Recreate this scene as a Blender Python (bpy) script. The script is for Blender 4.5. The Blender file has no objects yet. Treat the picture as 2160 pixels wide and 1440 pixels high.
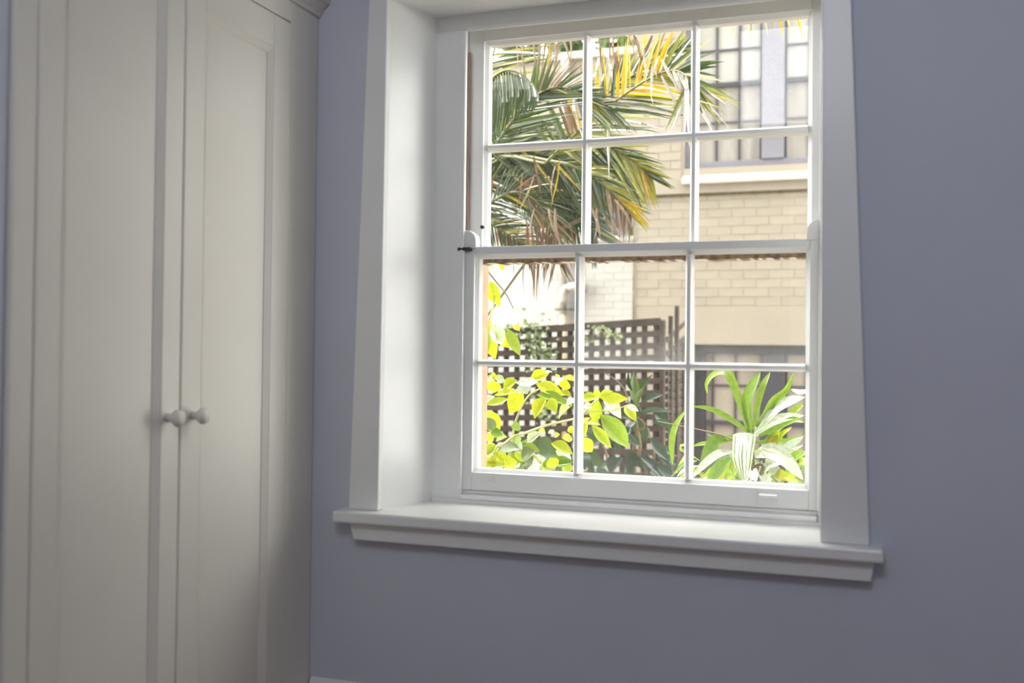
import bpy, math, random
from mathutils import Vector, Matrix
random.seed(7)
SC = bpy.context.scene
COL = SC.collection

# ------------------------------------------------------------------ camera
CAM = Vector((0.5495, -2.3965, 1.1535))
YAW, PITCH, ROLL, F, CX, CY = 0.334243, 0.015176, 0.01076, 2100.0, 1080.0, 702.39
_f = Vector((-math.sin(YAW)*math.cos(PITCH), math.cos(YAW)*math.cos(PITCH), math.sin(PITCH)))
_r = Vector((math.cos(YAW), math.sin(YAW), 0)); _u = _r.cross(_f)
R3 = math.cos(ROLL)*_r + math.sin(ROLL)*_u
U3 = -math.sin(ROLL)*_r + math.cos(ROLL)*_u
cam = bpy.data.cameras.new('camera'); cam_o = bpy.data.objects.new('camera', cam); COL.objects.link(cam_o)
cam_o.matrix_world = Matrix(((R3.x, U3.x, -_f.x, CAM.x), (R3.y, U3.y, -_f.y, CAM.y), (R3.z, U3.z, -_f.z, CAM.z), (0, 0, 0, 1)))
cam.sensor_width = 36.0; cam.lens = 36.0*F/2160; cam.shift_y = (CY-720)/2160
cam.clip_start = 0.05; cam.clip_end = 200
cam.dof.use_dof = True; cam.dof.focus_distance = 3.5; cam.dof.aperture_fstop = 2.3
SC.camera = cam_o

# ------------------------------------------------------------------ world, sun, fill lights, exposure
W = bpy.data.worlds.new('sky'); SC.world = W; W.use_nodes = True
W.node_tree.nodes['Background'].inputs[0].default_value = (1.0, 0.985, 0.955, 1)
W.node_tree.nodes['Background'].inputs[1].default_value = 9.0
sun = bpy.data.lights.new('sun', 'SUN'); sun.energy = 9.0; sun.angle = math.radians(1.0); sun.color = (1.0, 0.95, 0.86)
sun_o = bpy.data.objects.new('sun', sun); COL.objects.link(sun_o)
_sd = Vector((-0.60, 0.0, 1.0)).normalized()            # direction towards the sun
sun_o.rotation_euler = _sd.to_track_quat('Z', 'Y').to_euler()
sun_o.location = (0, 0, 9)
def area(name, loc, aim, sx, sy, energy, col):
    l = bpy.data.lights.new(name, 'AREA'); l.shape = 'RECTANGLE'; l.size = sx; l.size_y = sy; l.energy = energy; l.color = col
    o = bpy.data.objects.new(name, l); COL.objects.link(o); o.location = loc
    o.rotation_euler = (Vector(loc)-Vector(aim)).to_track_quat('Z', 'Y').to_euler()
    return o
# two added fill lights for the room, one high and one behind the camera
area('high_fill', (0.35, -2.9, 2.90), (0.6, 0, 1.5), 0.9, 0.9, 28, (0.88, 0.92, 1.0))
area('rear_fill', (0.9, -4.1, 1.75), (0.3, 0, 1.4), 1.6, 1.7, 8, (0.88, 0.92, 1.0))
SC.view_settings.view_transform = 'Standard'; SC.view_settings.look = 'None'
SC.view_settings.exposure = 0.0; SC.view_settings.gamma = 1.0; SC.view_settings.use_curve_mapping = False
SC.cycles.max_bounces = 10; SC.cycles.diffuse_bounces = 6; SC.cycles.transparent_max_bounces = 24
SC.cycles.transmission_bounces = 8; SC.cycles.caustics_reflective = False; SC.cycles.caustics_refractive = False
SC.cycles.sample_clamp_indirect = 6.0

# ------------------------------------------------------------------ helpers
def ray(u, v):
    return (u-CX)/F*R3 - (v-CY)/F*U3 + _f
def at(u, v, Y):
    k = ray(u, v); return CAM + k*((Y-CAM.y)/k.y)
def tag(o, label=None, cat=None, group=None, kind=None):
    if label: o['label'] = label
    if cat: o['category'] = cat
    if group: o['group'] = group
    if kind: o['kind'] = kind
    return o
def empty(name, loc=(0, 0, 0), parent=None):
    o = bpy.data.objects.new(name, None); COL.objects.link(o); o.location = loc; o.empty_display_size = 0.1
    if parent: set_parent(o, parent)
    return o
def wloc(o):                                              # set_parent cancels the parent's offset, so location is the world location
    return o.location.copy()
def set_parent(o, parent):                               # parents carry a location only
    o.parent = parent
    o.matrix_parent_inverse = Matrix.Translation(-wloc(parent))
class MB:
    def __init__(s): s.v = []; s.f = []
    def box(s, x0, x1, y0, y1, z0, z1):
        return s.hexa([(x0, y0, z0), (x1, y0, z0), (x1, y1, z0), (x0, y1, z0), (x0, y0, z1), (x1, y0, z1), (x1, y1, z1), (x0, y1, z1)])
    def hexa(s, p):
        b = len(s.v); s.v += [tuple(q) for q in p]
        s.f += [tuple(b+i for i in q) for q in ((0, 3, 2, 1), (4, 5, 6, 7), (0, 1, 5, 4), (1, 2, 6, 5), (2, 3, 7, 6), (3, 0, 4, 7))]
        return s
    def prism(s, prof, axis, a0, a1):
        """prof = list of (p,q) in the two other axes (in xyz order), extruded along axis"""
        b = len(s.v); n = len(prof)
        for a in (a0, a1):
            for p, q in prof:
                s.v.append((a, p, q) if axis == 'x' else (p, a, q) if axis == 'y' else (p, q, a))
        s.f.append(tuple(b+i for i in range(n))[::-1]); s.f.append(tuple(b+n+i for i in range(n)))
        for i in range(n):
            j = (i+1) % n; s.f.append((b+i, b+j, b+n+j, b+n+i))
        return s
    def tube(s, pts, rad, n=7, cap=True):
        pts = [Vector(p) for p in pts]
        rads = rad if isinstance(rad, (list, tuple)) else [rad]*len(pts)
        b = len(s.v); ref = Vector((0, 0, 1))
        for i, p in enumerate(pts):
            t = (pts[min(i+1, len(pts)-1)]-pts[max(i-1, 0)]).normalized()
            if abs(t.dot(ref)) > 0.95: ref = Vector((1, 0, 0)) if abs(t.x) < 0.9 else Vector((0, 1, 0))
            a = t.cross(ref).normalized(); c = t.cross(a).normalized()
            for k in range(n):
                an = 2*math.pi*k/n; q = p+rads[i]*(math.cos(an)*a+math.sin(an)*c); s.v.append(tuple(q))
        for i in range(len(pts)-1):
            for k in range(n):
                k2 = (k+1) % n; s.f.append((b+i*n+k, b+i*n+k2, b+(i+1)*n+k2, b+(i+1)*n+k))
        if cap:
            s.f.append(tuple(b+k for k in range(n))[::-1]); s.f.append(tuple(b+(len(pts)-1)*n+k for k in range(n)))
        return s
    def strap(s, pts, widths, nrm, fold=0.25):
        """folded blade along pts, 3 vertices a section; nrm = rough facing normal"""
        b = len(s.v); n = len(pts)
        for i, p in enumerate(pts):
            t = (pts[min(i+1, n-1)]-pts[max(i-1, 0)])
            if t.length < 1e-9: t = Vector((0, 0, 1))
            t.normalize(); sd = t.cross(nrm)
            if sd.length < 1e-4: sd = t.cross(Vector((1, 0, 0)))
            sd.normalize(); nn = sd.cross(t); w = widths[i]*0.5
            s.v += [tuple(p+sd*w+nn*w*fold), tuple(p), tuple(p-sd*w+nn*w*fold)]
        for i in range(n-1):
            q = b+i*3; s.f += [(q, q+1, q+4, q+3), (q+1, q+2, q+5, q+4)]
        return s
    def mesh(s, name, mat, smooth=False):
        me = bpy.data.meshes.new(name); me.from_pydata(s.v, [], s.f); me.update()
        if mat:
            for m in (mat if isinstance(mat, list) else [mat]): me.materials.append(m)
        if smooth: me.polygons.foreach_set('use_smooth', [True]*len(me.polygons))
        return me
    def build(s, name, mat, parent=None, bevel=0, smooth=False):
        me = s.mesh(name, mat, smooth)
        return link(name, me, parent, bevel)
def link(name, me, parent=None, bevel=0):
    o = bpy.data.objects.new(name, me); COL.objects.link(o)
    if parent: set_parent(o, parent)
    if bevel:
        m = o.modifiers.new('bevel', 'BEVEL'); m.width = bevel; m.segments = 2; m.limit_method = 'ANGLE'; m.angle_limit = math.radians(40)
    return o
def catmull(pts, n):
    pts = [Vector(p) for p in pts]
    if len(pts) == 2: return [pts[0].lerp(pts[1], i/(n-1)) for i in range(n)]
    out = []; m = len(pts)-1
    for i in range(n):
        t = i/(n-1)*m; k = min(int(t), m-1); t -= k
        p0 = pts[k-1] if k > 0 else pts[0]*2-pts[1]; p1 = pts[k]; p2 = pts[k+1]; p3 = pts[k+2] if k+2 <= m else pts[m]*2-pts[m-1]
        out.append(0.5*((2*p1)+(p2-p0)*t+(2*p0-5*p1+4*p2-p3)*t*t+(3*p1-p0-3*p2+p3)*t**3))
    return out

# ------------------------------------------------------------------ materials
def mat(name, col, rough=0.5, var=0.0, scale=4.0, bump=0.0, bscale=60.0, rnd=0.0, spec=0.5, metal=0.0, col2=None, stretch=None):
    m = bpy.data.materials.new(name); m.use_nodes = True; nt = m.node_tree; p = nt.nodes['Principled BSDF']
    p.inputs['Base Color'].default_value = (*col, 1); p.inputs['Roughness'].default_value = rough
    p.inputs['Specular IOR Level'].default_value = spec; p.inputs['Metallic'].default_value = metal
    tc = nt.nodes.new('ShaderNodeTexCoord'); vec = tc.outputs['Object']
    if stretch:
        mp = nt.nodes.new('ShaderNodeMapping'); mp.inputs['Scale'].default_value = stretch; nt.links.new(vec, mp.inputs[0]); vec = mp.outputs[0]
    src = None
    if var or col2:
        nz = nt.nodes.new('ShaderNodeTexNoise'); nz.inputs['Scale'].default_value = scale; nz.inputs['Detail'].default_value = 6
        nt.links.new(vec, nz.inputs['Vector'])
        rp = nt.nodes.new('ShaderNodeValToRGB'); nt.links.new(nz.outputs['Fac'], rp.inputs[0])
        a = [max(0, c*(1-var)) for c in col]; b = col2 if col2 else [min(1, c*(1+var)) for c in col]
        rp.color_ramp.elements[0].position = 0.32; rp.color_ramp.elements[0].color = (*a, 1)
        rp.color_ramp.elements[1].position = 0.68; rp.color_ramp.elements[1].color = (*b, 1)
        src = rp.outputs[0]
    if rnd:
        oi = nt.nodes.new('ShaderNodeObjectInfo'); hv = nt.nodes.new('ShaderNodeHueSaturation')
        mr = nt.nodes.new('ShaderNodeMapRange'); mr.inputs['To Min'].default_value = 1-rnd; mr.inputs['To Max'].default_value = 1+rnd
        nt.links.new(oi.outputs['Random'], mr.inputs['Value']); nt.links.new(mr.outputs[0], hv.inputs['Value'])
        if src: nt.links.new(src, hv.inputs['Color'])
        else: hv.inputs['Color'].default_value = (*col, 1)
        src = hv.outputs[0]
    if src: nt.links.new(src, p.inputs['Base Color'])
    if bump:
        nb = nt.nodes.new('ShaderNodeTexNoise'); nb.inputs['Scale'].default_value = bscale; nb.inputs['Detail'].default_value = 3
        nt.links.new(vec, nb.inputs['Vector'])
        bp = nt.nodes.new('ShaderNodeBump'); bp.inputs['Strength'].default_value = bump; bp.inputs['Distance'].default_value = 0.004
        nt.links.new(nb.outputs['Fac'], bp.inputs['Height']); nt.links.new(bp.outputs[0], p.inputs['Normal'])
    return m
def leaf_mat(name, col, trans, fac=0.5, rough=0.35, rnd=0.25, hue=0.02, spec=0.5, k=0.58):
    col = [c*k for c in col]; trans = [c*k for c in trans]
    m = bpy.data.materials.new(name); m.use_nodes = True; nt = m.node_tree; p = nt.nodes['Principled BSDF']; out = nt.nodes['Material Output']
    p.inputs['Roughness'].default_value = rough; p.inputs['Specular IOR Level'].default_value = spec
    oi = nt.nodes.new('ShaderNodeObjectInfo')
    mr = nt.nodes.new('ShaderNodeMapRange'); mr.inputs['To Min'].default_value = 1-rnd; mr.inputs['To Max'].default_value = 1+rnd
    nt.links.new(oi.outputs['Random'], mr.inputs['Value'])
    mh = nt.nodes.new('ShaderNodeMapRange'); mh.inputs['To Min'].default_value = 0.5+hue; mh.inputs['To Max'].default_value = 0.5-hue
    nt.links.new(oi.outputs['Random'], mh.inputs['Value'])
    nz = nt.nodes.new('ShaderNodeTexNoise'); nz.inputs['Scale'].default_value = 9.0
    tr = nt.nodes.new('ShaderNodeBsdfTranslucent'); mx = nt.nodes.new('ShaderNodeMixShader'); mx.inputs[0].default_value = fac
    for c, sock in ((col, p.inputs['Base Color']), (trans, tr.inputs['Color'])):
        rp = nt.nodes.new('ShaderNodeValToRGB'); nt.links.new(nz.outputs['Fac'], rp.inputs[0])
        rp.color_ramp.elements[0].position = 0.3; rp.color_ramp.elements[0].color = (*[x*0.78 for x in c], 1)
        rp.color_ramp.elements[1].position = 0.7; rp.color_ramp.elements[1].color = (*[min(1, x*1.15) for x in c], 1)
        hv = nt.nodes.new('ShaderNodeHueSaturation'); nt.links.new(rp.outputs[0], hv.inputs['Color'])
        nt.links.new(mr.outputs[0], hv.inputs['Value']); nt.links.new(mh.outputs[0], hv.inputs['Hue'])
        nt.links.new(hv.outputs[0], sock)
    nt.links.new(p.outputs[0], mx.inputs[1]); nt.links.new(tr.outputs[0], mx.inputs[2]); nt.links.new(mx.outputs[0], out.inputs[0])
    return m
def glass_mat(name, dust_bottom, speck, streak=0.0):
    m = bpy.data.materials.new(name); m.use_nodes = True; nt = m.node_tree; nt.nodes.clear()
    out = nt.nodes.new('ShaderNodeOutputMaterial'); tp = nt.nodes.new('ShaderNodeBsdfTransparent'); tp.inputs[0].default_value = (0.985, 0.995, 0.985, 1)
    gl = nt.nodes.new('ShaderNodeBsdfGlossy'); gl.inputs['Roughness'].default_value = 0.02
    fw_ = nt.nodes.new('ShaderNodeLayerWeight'); pw = nt.nodes.new('ShaderNodeMath'); pw.operation = 'POWER'; pw.inputs[1].default_value = 5.0
    nt.links.new(fw_.outputs['Facing'], pw.inputs[0]); lw = nt.nodes.new('ShaderNodeMath'); lw.operation = 'MULTIPLY_ADD'; lw.inputs[1].default_value = 0.5; lw.inputs[2].default_value = 0.015
    nt.links.new(pw.outputs[0], lw.inputs[0])
    m1 = nt.nodes.new('ShaderNodeMixShader'); nt.links.new(lw.outputs[0], m1.inputs[0]); nt.links.new(tp.outputs[0], m1.inputs[1]); nt.links.new(gl.outputs[0], m1.inputs[2])
    df = nt.nodes.new('ShaderNodeBsdfDiffuse'); df.inputs[0].default_value = (0.82, 0.82, 0.80, 1)
    tl = nt.nodes.new('ShaderNodeBsdfTranslucent'); tl.inputs[0].default_value = (0.85, 0.85, 0.83, 1)
    md = nt.nodes.new('ShaderNodeMixShader'); md.inputs[0].default_value = 0.4; nt.links.new(df.outputs[0], md.inputs[1]); nt.links.new(tl.outputs[0], md.inputs[2])
    tc = nt.nodes.new('ShaderNodeTexCoord'); sx = nt.nodes.new('ShaderNodeSeparateXYZ'); nt.links.new(tc.outputs['Generated'], sx.inputs[0])
    def math_(op, a, b=None):
        n = nt.nodes.new('ShaderNodeMath'); n.operation = op; n.use_clamp = True
        for i, x in enumerate((a, b)):
            if x is None: continue
            if isinstance(x, (int, float)): n.inputs[i].default_value = x
            else: nt.links.new(x, n.inputs[i])
        return n.outputs[0]
    grad = nt.nodes.new('ShaderNodeMapRange'); grad.inputs['From Min'].default_value = 0.0; grad.inputs['From Max'].default_value = 0.45
    grad.inputs['To Min'].default_value = 1; grad.inputs['To Max'].default_value = 0; nt.links.new(sx.outputs['Z'], grad.inputs['Value'])
    g2 = math_('POWER', grad.outputs[0], 1.6)
    n1 = nt.nodes.new('ShaderNodeTexNoise'); n1.inputs['Scale'].default_value = 18; n1.inputs['Detail'].default_value = 8; n1.inputs['Roughness'].default_value = 0.7
    nt.links.new(tc.outputs['Object'], n1.inputs['Vector'])
    low = math_('MULTIPLY', math_('MULTIPLY', g2, n1.outputs['Fac']), dust_bottom*2)
    n2 = nt.nodes.new('ShaderNodeTexNoise'); n2.inputs['Scale'].default_value = 420; n2.inputs['Detail'].default_value = 1
    nt.links.new(tc.outputs['Object'], n2.inputs['Vector'])
    sp = nt.nodes.new('ShaderNodeMapRange'); sp.inputs['From Min'].default_value = 0.60; sp.inputs['From Max'].default_value = 0.70; nt.links.new(n2.outputs['Fac'], sp.inputs['Value'])
    n3 = nt.nodes.new('ShaderNodeTexNoise'); n3.inputs['Scale'].default_value = 7; nt.links.new(tc.outputs['Object'], n3.inputs['Vector'])
    pat = nt.nodes.new('ShaderNodeMapRange'); pat.inputs['From Min'].default_value = 0.42; pat.inputs['From Max'].default_value = 0.62; nt.links.new(n3.outputs['Fac'], pat.inputs['Value'])
    spk = math_('MULTIPLY', math_('MULTIPLY', sp.outputs[0], pat.outputs[0]), speck)
    tot = math_('ADD', math_('ADD', low, spk), 0.008+streak)
    m2 = nt.nodes.new('ShaderNodeMixShader'); nt.links.new(tot, m2.inputs[0]); nt.links.new(m1.outputs[0], m2.inputs[1]); nt.links.new(md.outputs[0], m2.inputs[2])
    nt.links.new(m2.outputs[0], out.inputs[0])
    return m

M_wall = mat('violet_grey_wall_paint', (0.55, 0.565, 0.645), 0.6, 0.02, 3, 0.10, 220)
M_trim = mat('white_gloss_paint', (0.78, 0.78, 0.765), 0.32, 0.02, 5, 0.05, 40)
M_cab = mat('cream_satin_paint', (0.70, 0.67, 0.605), 0.4, 0.02, 3, 0.03, 60)
M_ceil = mat('ceiling_paint', (0.8, 0.8, 0.79), 0.8)
M_floor = mat('floor_boards', (0.22, 0.14, 0.09), 0.45, 0.3, 6, stretch=(1, 12, 1))
M_rot = mat('peeling_brown_wood', (0.16, 0.085, 0.045), 0.8, 0, 55, 0.6, 80, col2=(0.45, 0.30, 0.2))
M_tan = mat('tan_outer_wood', (0.33, 0.22, 0.135), 0.7, 0.15, 20)
M_cord = mat('brown_sash_cord', (0.30, 0.20, 0.17), 0.9)
M_iron = mat('dark_iron', (0.02, 0.02, 0.02), 0.5)
M_gclean = glass_mat('window_glass', 0.0, 0.03)
M_gmid = glass_mat('window_glass_specked', 0.03, 0.06)
M_gdust = glass_mat('window_glass_dusty', 0.09, 0.10, 0.004)
M_beige = mat('beige_painted_brick', (0.25, 0.222, 0.178), 0.75, 0.07, 5, 0.35, 45, rnd=0.05)
M_beige2 = mat('beige_render', (0.25, 0.222, 0.178), 0.8, 0.05, 2, 0.15, 40)
M_sillp = mat('pale_cream_sill_paint', (0.40, 0.37, 0.31), 0.7, 0.06, 6)
M_white = mat('white_painted_brick', (0.37, 0.37, 0.362), 0.7, 0.04, 6, 0.35, 45, rnd=0.03)
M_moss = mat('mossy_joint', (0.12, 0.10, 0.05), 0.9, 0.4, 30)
M_wframe = mat('lilac_grey_frame', (0.15, 0.148, 0.175), 0.5, 0.1, 3)
M_wbar = mat('dark_grey_sash_bar', (0.035, 0.035, 0.045), 0.5)
M_ppale = mat('pale_pane', (0.30, 0.30, 0.285), 0.2, 0.10, 1.6, spec=0.6)  # even pale tone filling the upper panes
M_pdim = mat('grey_streaked_pane', (0.235, 0.225, 0.21), 0.2, 0.18, 2.5, spec=0.6, stretch=(6, 1, 0.6))  # streaky grey tone filling the lower panes
M_plow = mat('dull_lower_pane', (0.27, 0.24, 0.20), 0.25, 0.15, 2, spec=0.5)
M_pblue = mat('bluish_pane', (0.11, 0.15, 0.23), 0.15, 0.2, 2, spec=0.7)
M_pipe = mat('cream_pipe_paint', (0.37, 0.355, 0.32), 0.5, 0.05, 8)
M_rust = mat('rusted_pipe', (0.6, 0.33, 0.14), 0.7, 0, 14, col2=(0.74, 0.6, 0.42), stretch=(8, 8, 1))
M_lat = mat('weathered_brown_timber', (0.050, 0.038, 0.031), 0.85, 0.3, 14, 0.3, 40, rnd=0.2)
M_soil = mat('garden_soil', (0.14, 0.11, 0.08), 0.95, 0.3, 6, 0.5, 20)
M_stem = mat('pale_green_stem', (0.42, 0.44, 0.16), 0.5, 0.1, 10)
M_rach = mat('palm_midrib', (0.13, 0.14, 0.04), 0.5, 0.2, 10)
M_dstem = mat('brown_stem', (0.16, 0.12, 0.07), 0.8, 0.2, 10)
M_trunk = mat('palm_trunk_bark', (0.20, 0.15, 0.10), 0.9, 0.3, 10, 0.5, 30)
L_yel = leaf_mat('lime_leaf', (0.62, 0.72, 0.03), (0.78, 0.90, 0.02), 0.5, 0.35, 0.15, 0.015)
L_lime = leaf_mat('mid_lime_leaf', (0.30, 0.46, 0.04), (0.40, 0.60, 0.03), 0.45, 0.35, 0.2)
L_dull = leaf_mat('dull_green_leaf', (0.16, 0.23, 0.10), (0.25, 0.34, 0.09), 0.35, 0.35, 0.25)  # dull green leaf colour shared by several plants
L_sheen = leaf_mat('leaf_painted_sheen', (0.90, 0.97, 0.78), (0.6, 0.8, 0.35), 0.3, 0.18, 0.1, spec=0.9)  # white sheen of the leaves painted into their base colour
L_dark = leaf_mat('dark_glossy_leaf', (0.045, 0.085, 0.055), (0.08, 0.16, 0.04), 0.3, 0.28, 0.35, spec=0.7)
L_palm = leaf_mat('palm_green', (0.055, 0.092, 0.030), (0.10, 0.17, 0.03), 0.4, 0.35, 0.3, spec=0.6)
L_palm2 = leaf_mat('palm_yellow_green', (0.34, 0.36, 0.07), (0.5, 0.5, 0.06), 0.4, 0.35, 0.25)
L_gold = leaf_mat('palm_gold', (0.80, 0.50, 0.01), (0.9, 0.58, 0.01), 0.5, 0.4, 0.15)
L_dead = leaf_mat('dead_palm_tan', (0.52, 0.39, 0.28), (0.5, 0.36, 0.24), 0.3, 0.7, 0.25)
L_brown = leaf_mat('dead_palm_brown', (0.26, 0.16, 0.09), (0.3, 0.18, 0.08), 0.3, 0.7, 0.25)
L_bleach = leaf_mat('bleached_palm', (0.85, 0.83, 0.78), (0.7, 0.66, 0.58), 0.3, 0.5, 0.06)
L_drac = leaf_mat('dracaena_green', (0.24, 0.40, 0.05), (0.42, 0.64, 0.03), 0.45, 0.3, 0.2, spec=0.7)
L_vine = leaf_mat('vine_green', (0.34, 0.44, 0.20), (0.45, 0.55, 0.15), 0.4, 0.4, 0.2)
L_hedge = leaf_mat('hedge_green', (0.20, 0.30, 0.11), (0.25, 0.38, 0.08), 0.4, 0.5, 0.2)

# ------------------------------------------------------------------ room shell
FX = -0.853                                    # front plane of the wardrobe
b = MB()
b.box(-1.6, -0.66, 0, 0.36, 0, 3.0).box(0.486, 2.5, 0, 0.36, 0, 3.0).box(-0.66, 0.486, 0, 0.36, 0, 0.69).box(-0.66, 0.486, 0, 0.36, 2.11, 3.0)
tag(b.build('wall_north', M_wall), 'violet grey painted wall around the sash window', 'wall', kind='structure')
b = MB().box(-1.6, -1.40, -4.4, 0, 0, 3.0).box(-1.40, FX-0.012, -4.4, -1.040, 0, 3.0)
tag(b.build('wall_west', M_wall), 'violet grey wall left of the cream wardrobe', 'wall', kind='structure')
tag(MB().box(2.3, 2.5, -4.4, 0, 0, 3.0).build('wall_east', M_wall), 'violet grey side wall to the right of the camera', 'wall', kind='structure')
tag(MB().box(-1.6, 2.5, -4.6, -4.4, 0, 3.0).build('wall_south', M_wall), 'violet grey wall behind the camera', 'wall', kind='structure')
tag(MB().box(-1.6, 2.5, -4.6, 0.36, 3.0, 3.12).build('ceiling', M_ceil), 'white ceiling of the room', 'ceiling', kind='structure')
b = MB().box(-7, 6, 0, 0.36, 3.12, 11.0).box(-7, -1.6, 0, 0.36, -0.5, 3.12).box(2.5, 6, 0, 0.36, -0.5, 3.12)  # unseen upper house face, added tall to shade the garden walls opposite
tag(b.build('wall_facade_blocker', M_beige2), 'unseen house face added above and beside the sash window to block sky light', 'wall', kind='structure')
fl = tag(MB().box(-1.6, 2.5, -4.6, 0.36, -0.15, -0.02).build('floor', M_floor), 'brown boarded floor of the room', 'floor', kind='structure')
for i in range(34):
    x = -1.6+i*0.12
    MB().box(x+0.0015, x+0.1185, -4.4, 0, -0.02, 0).build('plank', M_floor, fl)
bb = MB().prism([(0, 0), (-0.018, 0), (-0.018, 0.225), (-0.012, 0.24), (-0.006, 0.252), (0, 0.256)], 'x', FX+0.004, 2.3)
tag(bb.build('baseboard_north', M_trim), 'white skirting board under the window, just at the lower frame edge', 'baseboard', kind='structure')

# ------------------------------------------------------------------ window
win = tag(empty('window_1', (0, 0.1, 0.72)), 'white twelve pane sash window with battered casing and deep sill', 'window', kind='structure')
K, LF, UF = 0.1874, 0.1997, 0.2594                 # box frame face, lower and upper sash faces; frame and sashes scaled up about the camera
def hexcas(xb0, xb1, xt0, xt1, z0, z1, y0, y1):
    return MB().hexa([(xb0, y0, z0), (xb1, y0, z0), (xb1, y1, z0), (xb0, y1, z0), (xt0, y0, z1), (xt1, y0, z1), (xt1, y1, z1), (xt0, y1, z1)])
hexcas(-0.730, -0.643, -0.688, -0.633, 0.721, 2.105, -0.026, 0).build('casing', M_trim, win, 0.003)
hexcas(0.471, 0.577, 0.469, 0.527, 0.721, 2.105, -0.026, 0).build('casing', M_trim, win, 0.003)
MB().box(-0.72, 0.56, -0.030, 0, 2.105, 2.21).build('head_casing', M_trim, win, 0.003)
MB().box(-0.755, 0.606, -0.070, 0.200, 0.691, 0.721).build('stool', M_trim, win, 0.006)
MB().hexa([(-0.707, -0.040, 0.643), (0.581, -0.040, 0.643), (0.581, 0, 0.643), (-0.707, 0, 0.643),
           (-0.722, -0.040, 0.691), (0.588, -0.040, 0.691), (0.588, 0, 0.691), (-0.722, 0, 0.691)]).build('apron', M_trim, win, 0.004)
MB().prism([(-0.643, -0.001), (-0.584, 0.190), (-0.67, 0.190), (-0.67, -0.001)], 'z', 0.721, 2.09).build('reveal', M_trim, win)
MB().box(0.471, 0.492, -0.001, 0.190, 0.721, 2.09).build('reveal', M_trim, win)
MB().box(-0.66, 0.49, -0.001, 0.190, 2.09, 2.115).build('soffit', M_trim, win)
# box frame: inner lining, pulley stiles, parting beads, outer lining
for sx, xo, xi in ((-1, -0.6943, -0.4928), (1, 0.4883, 0.458)):
    xs = sorted((xo, xi)); MB().box(xs[0], xs[1], K+0.002, LF-0.001, 0.7087, 2.0487).build('inner_lining', M_trim, win, 0.002)
    e = sorted((xi, xi+sx*0.012)); MB().box(e[0], e[1], K-0.004, K+0.004, 0.757, 2.0466).build('staff_bead', M_trim, win, 0.003)
    p = (xo, -0.5236) if sx < 0 else (0.4739, xo); MB().box(p[0], p[1], LF, 0.3766, 0.6871, 2.1166).build('pulley_stile', M_trim, win)
    if sx < 0: MB().box(-0.5231, -0.5128, 0.247, 0.2584, 0.7539, 2.0754).build('parting_bead', M_trim, win)
    o_ = (xo, -0.4969) if sx < 0 else (0.4657, xo); MB().box(o_[0], o_[1], 0.3303, 0.3972, 0.6871, 2.1166).build('outer_lining', M_tan, win)
MB().box(-0.6943, 0.4883, K+0.002, LF-0.001, 2.0487, 2.1166).build('head_lining', M_trim, win, 0.002)
MB().box(-0.4928, 0.458, K-0.004, K+0.004, 2.0405, 2.0507).build('staff_bead', M_trim, win, 0.003)
MB().box(-0.5236, 0.4739, LF, 0.3766, 2.0734, 2.1166).build('head', M_trim, win)
MB().prism([(LF, 0.6871), (LF, 0.7508), (LF+0.003, 0.7555), (0.3252, 0.7555), (0.4589, 0.7231), (0.4589, 0.6871)], 'x', -0.6943, 0.4883).build('sill', M_trim, win, 0.002)
MB().box(-0.4917, 0.4575, K-0.010, LF-0.002, 0.7328, 0.7457).build('staff_bead', M_trim, win, 0.004)
MB().box(-0.5822, 0.4683, K-0.003, K+0.0015, 0.7087, 0.7323).build('sill_upstand', M_trim, win, 0.002)
MB().tube([(-0.5067, 0.2491, 2.0003), (-0.5067, 0.2491, 1.4378)], 0.0042, 8).build('sash_cord', M_cord, win)
MB().box(-0.5113, -0.4722, K-0.004, K+0.016, 1.425, 1.4342).build('dark_notch', M_iron, win, 0.002)  # small dark block at the notch beside the lower stile

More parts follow.
